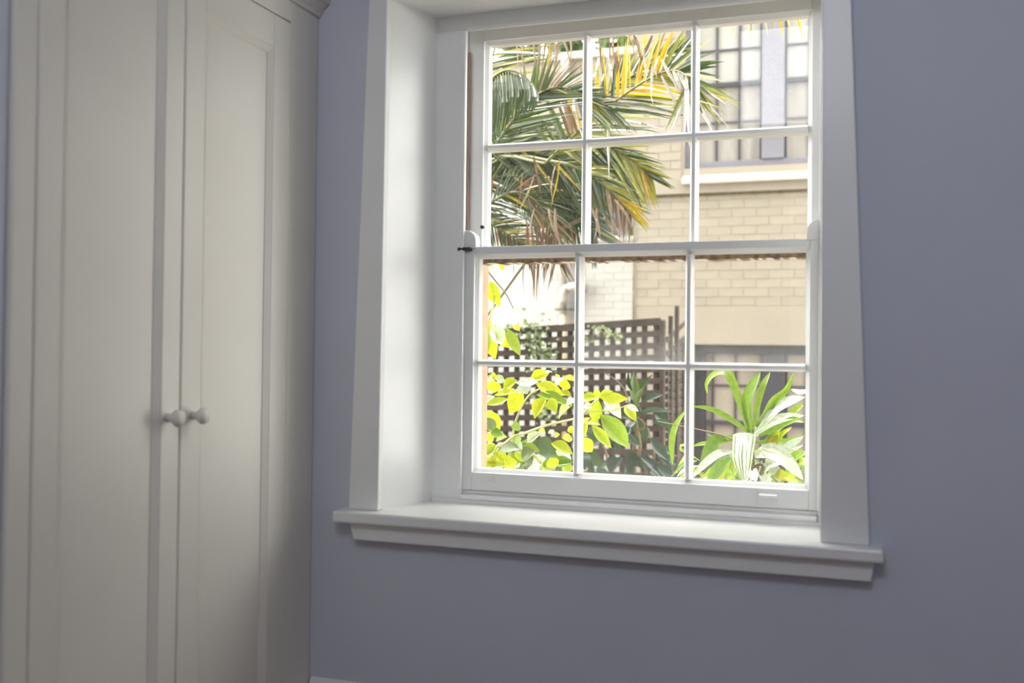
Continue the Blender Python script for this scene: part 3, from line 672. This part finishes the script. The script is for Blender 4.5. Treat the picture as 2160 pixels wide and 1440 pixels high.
# the golden frond across the middle panes
frond([(1150, 345), (1195, 300), (1245, 256), (1295, 216), (1352, 176), (1398, 153), (1430, 150), (1450, 165), (1457, 195)], [2.3, 2.25, 2.2, 2.2, 2.2, 2.2, 2.15, 2.1, 2.1], 46,
      (74, 20, 110, 150, 50, pick((.30, [(3, G), (1, BRN), (1, GO)]), (.40, [(3, G), (2, GO)]), (.47, [(2, GO), (1, G)]), (.60, [(8, GO), (1, BRN)]), (1, [(2, YG), (4, G)]))),
      (36, 42, 140, 175, 105, pick((.42, [(3, G), (3, YG)]), (.64, [(3, GO), (4, YG)]), (.76, [(3, YG), (2, WH)]), (1, [(5, WH), (1, YG)]))),
      0.022, None, .10, 31)
# left frond rising to an arch
frond([(1020, 350), (1052, 296), (1085, 250), (1115, 216), (1147, 192), (1180, 184), (1212, 193), (1240, 206), (1290, 226)], [2.0]*9, 52,
      (50, 24, 95, 95, 40, pick((.35, [(4, G), (1, YG)]), (1, [(4, G), (1, DE)]))), (46, 20, 125, 160, 75, pick((.5, [(5, G)]), (1, [(5, G), (2, YG)]))), 0.017, None, .04, 32)
# frond climbing the left edge
frond([(1012, 300), (1024, 220), (1033, 150), (1045, 95), (1062, 40), (1085, -30)], [2.5]*6, 34,
      None, (78, 62, 130, 160, 160, pick((.5, [(3, G), (2, YG)]), (1, [(2, G), (3, YG)]))), 0.019, None, .06, 34)
# dark inner fronds
frond([(1000, 320), (1060, 312), (1130, 322), (1200, 345), (1270, 385), (1320, 430)], [2.6]*6, 64,
      (30, 26, 90, 120, 60, pick((1, [(4, G), (1, YG)]))), (42, 30, 110, 150, 70, pick((.6, [(9, G), (1, GO)]), (1, [(4, G), (2, YG), (1, BRN)]))), 0.015, None, .08, 35, single=False)
frond([(1130, 285), (1200, 288), (1270, 303), (1330, 335), (1375, 375)], [2.4]*5, 54,
      (24, 20, 80, 95, 55, pick((1, [(3, YG), (2, G)]))), (36, 30, 150, 150, 60, pick((.7, [(4, G), (3, YG)]), (1, [(3, YG), (1, GO)]))), 0.014, None, .08, 36, single=False)
frond([(1000, 395), (1060, 372), (1120, 378), (1180, 410), (1230, 460), (1260, 500)], [2.7]*6, 62,
      (34, 30, 100, 140, 60, pick((1, [(5, G), (1, YG)]))), (48, 30, 100, 130, 60, pick((.5, [(8, G), (1, GO)]), (1, [(4, G), (2, BRN)]))), 0.015, None, .12, 37, single=False)
frond([(1000, 470), (1040, 425), (1085, 405), (1130, 425), (1160, 480), (1175, 545)], [2.45]*6, 44,
      (40, 24, 90, 110, 60, pick((1, [(4, G), (2, BRN)]))), (60, 24, 80, 100, 60, pick((.5, [(8, G), (1, GO)]), (1, [(1, G), (2, BRN), (1, DE)]))), 0.012, None, .22, 38, single=False)
frond([(1000, 300), (1040, 318), (1090, 350), (1140, 400), (1180, 460)], [2.9]*5, 56,
      (36, 30, 100, 150, 80, pick((1, [(5, G)]))), (46, 26, 90, 130, 70, pick((1, [(5, G), (1, L_dull)]))), 0.017, None, .12, 39, single=False)
frond([(1195, 345), (1250, 372), (1300, 415), (1332, 455)], [2.3]*4, 30,
      (26, 20, 80, 90, 50, pick((.6, [(3, YG), (2, G)]), (1, [(2, GO), (1, YG)]))), (40, 40, 80, 90, 55, pick((.5, [(3, G), (1, BRN)]), (1, [(3, BRN), (2, DE), (1, G)]))), 0.013, None, .2, 40, single=False)
frond([(1230, 250), (1290, 190), (1350, 150), (1400, 118), (1435, 100)], [2.6]*5, 26,
      (40, 18, 100, 80, 40, pick((1, [(3, G), (3, YG)]))), (34, 18, 60, 70, 40, pick((1, [(3, YG), (2, G)]))), 0.016, None, .04, 41, single=False)
frond([(1000, 250), (1060, 262), (1120, 290), (1180, 330), (1240, 370)], [2.75]*5, 50,
      (30, 24, 110, 130, 60, pick((1, [(4, G), (1, YG)]))), (44, 30, 110, 140, 70, pick((1, [(5, G)]))), 0.016, None, .08, 43, single=False)
frond([(985, 440), (1030, 470), (1080, 500), (1120, 530)], [2.6]*4, 34,
      (50, 30, 90, 90, 50, pick((1, [(6, G), (1, GO), (1, YG)]))), (50, 40, 70, 60, 40, pick((1, [(3, G), (2, BRN)]))), 0.015, None, .1, 44, single=False)
# folded frond whose broad leaflets hang straight down in the top left pane
ff = MB().tube(catmull([CROWN]+[at(u, v, 1.85) for u, v in ((1012, 225), (1035, 172), (1058, 152), (1080, 149), (1102, 158), (1122, 176))], 24), [.009-.0003*i for i in range(24)], 6).build('frond', M_rach, palm, smooth=True)
r5 = random.Random(55)
for k in range(17):
    t = k/16; p = catmull([(1036, 172, 0), (1058, 152, 0), (1080, 149, 0), (1102, 158, 0), (1122, 176, 0)], 17)[k]
    ex, ey = 1028+t*98, 300-t*72+r5.uniform(-10, 10)
    P = []; Wd = []
    for i in range(7):
        q = i/6; bow = math.sin(q*math.pi)*(4+6*t)
        P.append(at(p.x+(ex-p.x)*q**1.4+bow, p.y+(ey-p.y)*q, 1.85+r5.uniform(-.004, .004)-.10*math.sin(q*2)+.03*t)); Wd.append(.0165*(.5, .85, 1, 1, .85, .55, .08)[i])
    MB().strap(P, Wd, Vector((r5.uniform(-.5, .3), -1, .2)).normalized(), .35).build('leaflet', G, ff); NLEAF[0] += 1
# overhead frond whose golden tips hang into the top right pane
frond([(1520, -70), (1580, -45), (1640, -40), (1700, -45), (1760, -50)], [1.5]*5, 16,
      None, (75, 80, 120, 115, 110, pick((1, [(5, GO), (3, YG)]))), 0.018, None, .05, 42, single=False, base=False)
ov = at(1520, -70, 1.5)
# dead leaflets hanging: at the top, in the middle, and brown tips under the meeting rail
def hang(items, Y, name='dead_leaflet'):
    for (u0, v0, u1, v1, w, m) in items:
        r = rp_; n = 6; P = []; Wd = []
        for i in range(n):
            t = i/(n-1); P.append(at(u0+(u1-u0)*t+r.uniform(-2, 2)*t+5*math.sin(t*3+u0), v0+(v1-v0)*t, Y+r.uniform(-.02, .02)))
            Wd.append(w*(.6 if i == 0 else 1 if t < .6 else max(.08, 1-(t-.55)*2)))
        MB().strap(P, Wd, Vector((r.uniform(-.6, .6), -1, .2)).normalized(), .35).build(name, m, palm)
it = []
for (u, v0, v1) in [(1092, 80, 150), (1103, 85, 165), (1117, 70, 130), (1128, 80, 190), (1140, 90, 185), (1150, 75, 160), (1132, 70, 140), (1163, 80, 165), (1176, 85, 170), (1186, 80, 140), (1194, 75, 130), (1110, 75, 120), (1157, 110, 172), (1170, 70, 120), (1268, 60, 150), (1292, 60, 140), (1297, 80, 130), (1336, 60, 120)]:
    it.append((u, v0-30, u+rp_.uniform(-10, 14), v1, .011, DE if rp_.random() < .8 else BRN))
it.append((1158, 60, 1161, 190, .013, GO))
hang(it, 2.15)
hang([(1281, 106, 1288, 175, .016, WH), (1258, 122, 1248, 190, .012, WH), (1272, 156, 1262, 230, .010, WH), (1362, 92, 1358, 175, .011, WH), (1372, 140, 1382, 220, .012, WH), (1392, 118, 1384, 165, .012, WH),
      (1400, 126, 1425, 195, .016, WH), (1292, 215, 1280, 380, .015, WH), (1210, 195, 1228, 290, .018, WH), (1255, 130, 1242, 205, .010, DE), (1372, 75, 1352, 150, .013, BRN), (1338, 70, 1350, 140, .014, BRN),
      (1300, 110, 1296, 160, .018, BRN), (1420, 150, 1450, 250, .018, WH), (1432, 152, 1466, 240, .016, WH), (1400, 160, 1440, 260, .014, WH)], 2.08)
mid = []
for (u0, v0, u1, v1) in [(1120, 330, 1150, 420), (1172, 350, 1166, 430), (1125, 370, 1080, 470), (1105, 370, 1085, 440), (1160, 440, 1182, 520), (1128, 440, 1120, 515), (1172, 440, 1185, 530), (1250, 440, 1262, 505), (1285, 430, 1310, 500), (1262, 440, 1250, 505), (1300, 420, 1330, 480), (1275, 450, 1290, 500)]:
    mid.append((u0, v0, u1, v1, rp_.uniform(.009, .016), DE if rp_.random() < .7 else BRN))
mid.append((1176, 335, 1166, 440, .012, GO))
hang(mid, 2.25)
tips = []
for (u0, u1, v1, w) in [(1096, 1085, 585, .008), (1108, 1109, 622, .010), (1117, 1121, 625, .013), (1124, 1123, 632, .013), (1131, 1130, 640, .016), (1137, 1146, 606, .010), (1152, 1150, 590, .010), (1150, 1158, 582, .009), (1172, 1188, 585, .011), (1146, 1140, 622, .007), (1200, 1212, 566, .007), (1228, 1240, 592, .005)]:
    tips.append((u0, 470, u1, v1, w, BRN))
hang(tips, 2.4)
for pth in ([(1112, 548), (1060, 618), (1022, 680)], [(1075, 548), (1045, 595)], [(1020, 560), (1050, 605), (1085, 645)], [(1240, 470), (1195, 490), (1155, 510), (1130, 530)]):
    pass
MB().tube(catmull([at(1260, 445, 2.6), at(1190, 480, 2.6), at(1150, 500, 2.6), at(1010, 690, 2.7)], 14), [.012-.0005*i for i in range(14)], 6).build('bare_stalk', M_dstem, palm)

# ------------------------------------------------------------------ leaves of the shrubs
def leaf_mesh(name, m, fold, curl, wave=0.0, tipw=1.0):
    B = MB(); n = 8; P = []; Wd = []
    prof = [.06, .55, .86, 1.0, .95, .74, .40, .02]
    for i in range(n):
        t = i/(n-1); P.append(Vector((t, wave*math.sin(t*5)*.05, -curl*t*t+.15*curl*t))); Wd.append(prof[i])
    b0 = len(B.v)
    for i, p in enumerate(P):
        w = Wd[i]*.5; B.v += [(p.x, w, p.z+w*fold), (p.x, 0, p.z), (p.x, -w, p.z+w*fold)]
    for i in range(n-1):
        q = i*3; B.f += [(q, q+1, q+4, q+3), (q+1, q+2, q+5, q+4)]
    return B.mesh(name, m, True)
LM = {}
def lmesh(m, k):
    key = (m.name, k)
    if key not in LM: LM[key] = leaf_mesh('leaf', m, *[(.35, .18), (.25, .30), (.5, .10), (.15, -.12)][k])
    return LM[key]
def place_leaf(parent, P0, P1, width, m, r, name='leaf', upn=0.6):
    x = P1-P0; L = x.length; x.normalize()
    n = Vector((r.uniform(-.35, .35), -1, upn+r.uniform(-.3, .4))); n = n-x*n.dot(x)
    if n.length < .05: n = Vector((0, 0, 1))-x*x.z
    n.normalize(); y = n.cross(x)
    o = bpy.data.objects.new(name, lmesh(m, r.randrange(4))); COL.objects.link(o)
    o.matrix_world = Matrix(((x.x*L, y.x*width, n.x*L, P0.x), (x.y*L, y.y*width, n.y*L, P0.y), (x.z*L, y.z*width, n.z*L, P0.z), (0, 0, 0, 1)))
    mw = o.matrix_world.copy(); o.parent = parent; o.matrix_parent_inverse = Matrix.Translation(-wloc(parent)); o.matrix_basis = mw
    return o
def px_leaf(parent, a, Y, m, r, ox, oy, sc=4.0, dy=.10, upn=.6):
    (u0, v0, u1, v1, w) = a
    Y0 = Y+r.uniform(-dy, dy); Y1 = Y0+r.uniform(-.04, .05)
    p0 = at(ox+u0/sc, oy+v0/sc, Y0); p1 = at(ox+u1/sc, oy+v1/sc, Y1)
    mpp = ((at(ox+u0/sc+10, oy+v0/sc, Y0)-p0).length)/10
    place_leaf(parent, p0, p1, w/sc*mpp*1.28, m, r, upn=upn)
rs = random.Random(99)
YS = 1.55
shr = tag(empty('lime_shrub', (at(1060, 990, YS).x, YS, GZ)), 'bright lime green broad leaved shrub close outside the lower left panes', 'shrub')
Yl, Li, Dl, Wt = L_yel, L_lime, L_dull, L_sheen
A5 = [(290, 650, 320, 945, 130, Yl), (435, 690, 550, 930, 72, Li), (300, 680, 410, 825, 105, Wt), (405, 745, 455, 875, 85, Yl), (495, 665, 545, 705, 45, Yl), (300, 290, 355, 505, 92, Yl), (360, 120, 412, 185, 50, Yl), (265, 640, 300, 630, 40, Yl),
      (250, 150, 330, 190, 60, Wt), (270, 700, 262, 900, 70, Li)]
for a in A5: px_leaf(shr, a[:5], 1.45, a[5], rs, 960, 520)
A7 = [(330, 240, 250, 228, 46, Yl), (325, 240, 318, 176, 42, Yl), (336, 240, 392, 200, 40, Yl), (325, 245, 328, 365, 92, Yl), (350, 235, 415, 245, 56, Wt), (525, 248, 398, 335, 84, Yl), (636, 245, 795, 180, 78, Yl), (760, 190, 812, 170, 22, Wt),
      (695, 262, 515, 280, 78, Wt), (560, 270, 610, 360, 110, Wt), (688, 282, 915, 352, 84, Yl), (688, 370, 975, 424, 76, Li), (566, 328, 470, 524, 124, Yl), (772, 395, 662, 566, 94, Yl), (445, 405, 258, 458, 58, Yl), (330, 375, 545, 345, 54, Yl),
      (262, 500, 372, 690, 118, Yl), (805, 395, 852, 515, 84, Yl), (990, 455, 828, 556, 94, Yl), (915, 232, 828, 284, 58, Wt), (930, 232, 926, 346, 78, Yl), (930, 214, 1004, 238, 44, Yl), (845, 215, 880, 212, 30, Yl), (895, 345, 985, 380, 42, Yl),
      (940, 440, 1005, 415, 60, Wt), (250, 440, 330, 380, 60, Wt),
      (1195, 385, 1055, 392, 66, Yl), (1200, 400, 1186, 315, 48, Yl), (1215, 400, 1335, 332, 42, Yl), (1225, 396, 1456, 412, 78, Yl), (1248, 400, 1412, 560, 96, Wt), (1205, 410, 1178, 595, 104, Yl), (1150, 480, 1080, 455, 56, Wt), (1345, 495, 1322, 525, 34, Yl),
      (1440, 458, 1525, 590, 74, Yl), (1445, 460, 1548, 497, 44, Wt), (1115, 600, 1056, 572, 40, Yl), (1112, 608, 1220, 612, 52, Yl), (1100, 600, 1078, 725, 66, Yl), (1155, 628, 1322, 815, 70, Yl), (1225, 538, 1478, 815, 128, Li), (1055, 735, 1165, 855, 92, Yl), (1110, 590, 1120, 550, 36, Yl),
      (545, 830, 348, 812, 86, Dl), (765, 905, 608, 1005, 122, Wt), (735, 690, 598, 785, 70, Wt), (810, 780, 1000, 845, 84, Yl), (900, 735, 1000, 740, 60, Yl), (470, 640, 560, 650, 66, Li), (560, 745, 470, 790, 100, Li), (640, 800, 860, 870, 170, Dl), (850, 840, 1000, 910, 80, Wt),
      (830, 960, 1000, 930, 80, Li), (300, 690, 400, 705, 70, Li), (320, 760, 260, 700, 70, Yl), (340, 790, 270, 830, 60, Wt), (420, 900, 270, 960, 110, Yl), (520, 930, 400, 1000, 120, Yl), (560, 900, 660, 840, 100, Dl), (580, 800, 700, 830, 60, Li), (760, 690, 700, 660, 46, Yl),
      (820, 700, 800, 660, 44, Wt), (840, 720, 880, 700, 40, Yl), (360, 850, 430, 930, 70, Yl), (700, 940, 560, 960, 90, Dl), (800, 900, 850, 990, 90, Yl), (900, 980, 1010, 1000, 70, Yl), (1060, 960, 1090, 1030, 50, Yl), (270, 880, 340, 980, 80, Yl), (960, 640, 1000, 690, 50, Yl), (265, 560, 340, 680, 70, Dl)]
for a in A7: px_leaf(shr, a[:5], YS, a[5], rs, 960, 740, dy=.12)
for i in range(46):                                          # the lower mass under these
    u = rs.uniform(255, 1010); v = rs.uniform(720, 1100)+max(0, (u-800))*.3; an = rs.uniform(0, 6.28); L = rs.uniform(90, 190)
    px_leaf(shr, (u, v, u+math.cos(an)*L, v+abs(math.sin(an))*L*.8, L*rs.uniform(.42, .6)), YS+.22, rs.choice([Yl, Yl, Li, Dl, Dl, Wt, Li]), rs, 960, 740, dy=.14)
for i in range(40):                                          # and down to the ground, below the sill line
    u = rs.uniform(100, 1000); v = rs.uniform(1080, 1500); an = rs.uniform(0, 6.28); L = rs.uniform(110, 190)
    px_leaf(shr, (u, v, u+math.cos(an)*L, v+abs(math.sin(an))*L*.8, L*.5), YS+.2, rs.choice([Li, Dl, Dl]), rs, 960, 740, dy=.14)
def q7(u, v, Y): return at(960+u/4, 740+v/4, Y)
hub = Vector((at(1060, 990, YS).x, YS+.2, GZ))
def stem(pts, rad, parent=None, m=M_stem, n=12):
    p = catmull(pts, n); MB().tube(p, [rad*(1-.5*i/(n-1)) for i in range(n)], 6).build('stem', m, parent, smooth=True)
stem([hub, q7(300, 1100, YS+.1), q7(450, 760, YS), q7(600, 690, YS), q7(780, 625, YS), q7(1000, 574, YS), q7(1060, 545, YS), q7(1210, 400, YS)], .007, shr, n=24)
stem([q7(440, 1000, YS+.1), q7(510, 600, YS+.05), q7(610, 390, YS), q7(710, 320, YS)], .006, shr)
stem([q7(1100, 520, YS), q7(1220, 505, YS), q7(1345, 498, YS), q7(1440, 462, YS)], .004, shr)
stem([q7(540, 830, YS), q7(620, 860, YS), q7(700, 910, YS), q7(760, 1060, YS+.1)], .009, shr)
stem([hub, q7(200, 700, YS-.05), q7(300, 240, YS-.05), q7(335, 240, YS)], .008, shr)
stem([q7(210, 700, YS-.05), q7(230, 100, YS-.08), q7(280, -230, YS-.1), q7(330, -420, YS-.1), q7(300, -590, YS-.1)], .006, shr)
for pth in ([(270, 200), (350, 300), (430, 400), (490, 520)],):
    stem([at(960+u/4, 520+v/4, 1.6) for u, v in pth], .004, shr, M_dstem)

# dark plant in the middle
YD = 2.75
dk = tag(empty('dark_leaved_plant', (at(1345, 1000, YD).x, YD, GZ)), 'dark green glossy plant with drooping leaves before the trellis post', 'plant')
D_ = L_dark; DM = L_dull
AD = [(1520, 470, 1508, 172, 62, DM), (1545, 445, 1650, 195, 42, D_), (1500, 340, 1458, 172, 28, D_), (1585, 420, 1745, 352, 52, D_), (1545, 565, 1590, 745, 92, D_), (1530, 545, 1835, 468, 46, D_), (1660, 600, 1885, 690, 60, D_), (1690, 530, 1805, 595, 84, D_),
      (1650, 735, 1795, 935, 74, D_), (1560, 890, 1755, 1045, 74, D_), (1185, 830, 1200, 1005, 84, D_), (1500, 838, 1478, 1005, 92, D_), (1255, 735, 1145, 795, 62, D_), (1380, 745, 1368, 845, 54, D_), (1210, 680, 1110, 660, 50, D_), (1475, 640, 1438, 705, 60, D_),
      (1290, 430, 1240, 500, 70, D_), (1180, 640, 1130, 760, 80, D_), (1480, 410, 1560, 560, 70, D_), (1530, 470, 1590, 300, 50, DM), (1350, 880, 1290, 1000, 70, D_), (1620, 640, 1600, 760, 60, D_), (1100, 860, 1080, 1000, 80, D_), (1300, 940, 1180, 1040, 70, D_), (1420, 900, 1300, 1040, 80, D_),
      (1600, 860, 1640, 1040, 70, D_), (1700, 820, 1880, 880, 60, D_), (1150, 900, 1060, 900, 60, D_), (1550, 560, 1400, 560, 40, D_), (1700, 960, 1840, 1060, 70, D_), (1400, 620, 1250, 600, 40, D_), (1530, 600, 1420, 680, 60, D_), (1460, 700, 1560, 800, 60, D_)]
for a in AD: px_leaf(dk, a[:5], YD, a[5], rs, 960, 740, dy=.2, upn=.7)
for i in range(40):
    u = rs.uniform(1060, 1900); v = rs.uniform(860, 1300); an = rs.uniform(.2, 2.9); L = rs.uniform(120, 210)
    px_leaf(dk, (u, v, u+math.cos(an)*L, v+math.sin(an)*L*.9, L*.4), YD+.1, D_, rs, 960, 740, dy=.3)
hb = Vector((at(1345, 1000, YD).x, YD, GZ))
stem([hb, q7(1470, 1100, YD), q7(1560, 850, YD), q7(1530, 620, YD), q7(1520, 460, YD)], .014, dk, M_dstem)
stem([hb, q7(1500, 900, YD), q7(1600, 640, YD), q7(1540, 560, YD)], .009, dk, M_dstem)
stem([q7(1480, 560, YD), q7(1440, 350, YD), q7(1360, 250, YD), q7(1260, 185, YD)], .005, dk, M_dstem)
stem([hb, q7(1300, 1000, YD), q7(1240, 800, YD), q7(1250, 600, YD)], .008, dk, M_dstem)
stem([hb, q7(1600, 1100, YD), q7(1680, 900, YD), q7(1640, 700, YD)], .008, dk, M_dstem)

# strap leaved plant on the right
YR = 1.35
dr = tag(empty('strap_leaved_plant', (at(1590, 950, YR).x, YR, GZ)), 'bright strap leaved plant with arching glossy leaves outside the lower right pane', 'plant')
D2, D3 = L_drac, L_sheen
def q8(u, v, Y): return at(1220+u/4, 740+v/4, Y)
def blade(pts, w, m, Y, r, dy=.10, prof=None, nrm=None):
    n = 14; ye = Y+r.uniform(-dy, dy); yb = Y
    c = catmull([Vector((u, v, 0)) for u, v in pts], n); P = []; Wd = []
    mpp = (q8(1004, 700, Y)-q8(1000, 700, Y)).length/4
    pr = prof or [.35, .5, .7, .85, .95, 1, 1, .98, .92, .84, .72, .55, .34, .05]
    for i, p in enumerate(c):
        t = i/(n-1); P.append(q8(p.x, p.y, yb+(ye-yb)*t)); Wd.append(w*mpp*pr[i])
    MB().strap(P, Wd, (nrm or Vector((r.uniform(-.4, .4), -1, r.uniform(.2, .9)))).normalized(), .3).build('leaf', m, dr, smooth=True)
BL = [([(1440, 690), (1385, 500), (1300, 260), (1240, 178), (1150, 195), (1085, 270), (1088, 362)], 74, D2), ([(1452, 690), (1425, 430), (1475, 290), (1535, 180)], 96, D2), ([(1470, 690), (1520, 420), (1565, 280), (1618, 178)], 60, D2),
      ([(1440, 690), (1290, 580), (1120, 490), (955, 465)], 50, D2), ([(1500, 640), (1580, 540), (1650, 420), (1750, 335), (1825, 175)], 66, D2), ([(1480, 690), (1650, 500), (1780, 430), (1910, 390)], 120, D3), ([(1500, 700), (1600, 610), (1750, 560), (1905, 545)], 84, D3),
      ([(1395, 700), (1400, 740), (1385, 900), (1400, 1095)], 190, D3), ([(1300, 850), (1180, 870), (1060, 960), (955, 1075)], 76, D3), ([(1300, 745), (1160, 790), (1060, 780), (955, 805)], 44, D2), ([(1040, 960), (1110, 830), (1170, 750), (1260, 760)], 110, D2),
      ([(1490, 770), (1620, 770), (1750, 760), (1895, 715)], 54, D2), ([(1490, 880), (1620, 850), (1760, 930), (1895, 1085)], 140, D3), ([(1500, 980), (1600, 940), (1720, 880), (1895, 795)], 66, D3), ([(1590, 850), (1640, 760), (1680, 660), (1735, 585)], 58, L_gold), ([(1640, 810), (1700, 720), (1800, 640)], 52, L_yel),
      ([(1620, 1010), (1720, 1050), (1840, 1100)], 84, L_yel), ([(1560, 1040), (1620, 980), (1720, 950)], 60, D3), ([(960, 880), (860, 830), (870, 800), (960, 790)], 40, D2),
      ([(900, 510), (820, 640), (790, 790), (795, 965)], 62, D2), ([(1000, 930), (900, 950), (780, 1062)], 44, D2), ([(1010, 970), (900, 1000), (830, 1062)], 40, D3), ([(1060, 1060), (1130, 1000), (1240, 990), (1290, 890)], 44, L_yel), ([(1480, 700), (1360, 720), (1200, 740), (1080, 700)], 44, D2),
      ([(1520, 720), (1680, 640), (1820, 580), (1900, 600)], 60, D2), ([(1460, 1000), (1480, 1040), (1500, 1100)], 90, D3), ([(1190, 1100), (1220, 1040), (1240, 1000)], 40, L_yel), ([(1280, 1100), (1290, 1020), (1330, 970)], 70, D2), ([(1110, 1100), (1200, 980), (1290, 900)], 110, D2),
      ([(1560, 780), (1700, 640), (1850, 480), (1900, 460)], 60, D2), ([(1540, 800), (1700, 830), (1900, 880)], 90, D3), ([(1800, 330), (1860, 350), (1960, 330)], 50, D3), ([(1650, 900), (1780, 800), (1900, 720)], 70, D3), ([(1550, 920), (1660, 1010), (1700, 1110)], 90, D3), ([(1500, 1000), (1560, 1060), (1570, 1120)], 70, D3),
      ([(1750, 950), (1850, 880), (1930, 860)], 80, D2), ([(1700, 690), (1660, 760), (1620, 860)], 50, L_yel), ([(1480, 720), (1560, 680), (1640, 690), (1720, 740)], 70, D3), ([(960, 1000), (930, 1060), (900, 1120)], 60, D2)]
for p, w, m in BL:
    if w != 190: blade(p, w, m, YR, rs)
L_str = leaf_mat('striped_leaf_green', (0.22, 0.34, 0.2), (0.3, 0.45, 0.15), 0.3, 0.25)
sb = MB(); cc = catmull([Vector((1395, 690, 0)), Vector((1400, 740, 0)), Vector((1385, 900, 0)), Vector((1400, 1095, 0))], 12); nc = 14
for i, p in enumerate(cc):
    t = i/11; w = 190*(.55, .85, 1, 1, 1, .98, .95, .92, .85, .7, .45, .05)[i]
    for k in range(nc+1):
        q = k/nc-.5; P = q8(p.x+q*w, p.y, YR-.10-.10*math.sin(t*2.2)+.10*q*q*4); sb.v.append(tuple(P))
for i in range(11):
    for k in range(nc):
        a = i*(nc+1)+k; sb.f.append((a, a+1, a+nc+2, a+nc+1))
me = sb.mesh('leaf', [D3, L_str], True)
for i, po in enumerate(me.polygons): po.material_index = 1 if (i % nc) in (1, 4, 6, 9, 12) else 0
link('leaf', me, dr)
for i in range(40):
    u = rs.uniform(1000, 1950); v = rs.uniform(880, 1300); an = rs.uniform(0, 3.14); L = rs.uniform(160, 320)
    blade([(u, v), (u+math.cos(an)*L*.5, v-40+rs.uniform(-20, 30)), (u+math.cos(an)*L, v+rs.uniform(20, 160))], rs.uniform(50, 95), rs.choice([D2, D3, D2, L_lime, L_dull]), YR+.2, rs, .2)
hr = Vector((at(1590, 950, YR).x, YR, GZ))
for e in ((1450, 690), (1560, 900), (1750, 900)):
    stem([hr, q8(1480, 1250, YR), q8(e[0], e[1]+60, YR), q8(e[0], e[1], YR)], .010, dr, M_dstem)
stem([q8(1330, 760, YR), q8(1180, 700, YR), q8(880, 635, YR), q8(668, 594, YR)], .003, dr, L_dead)
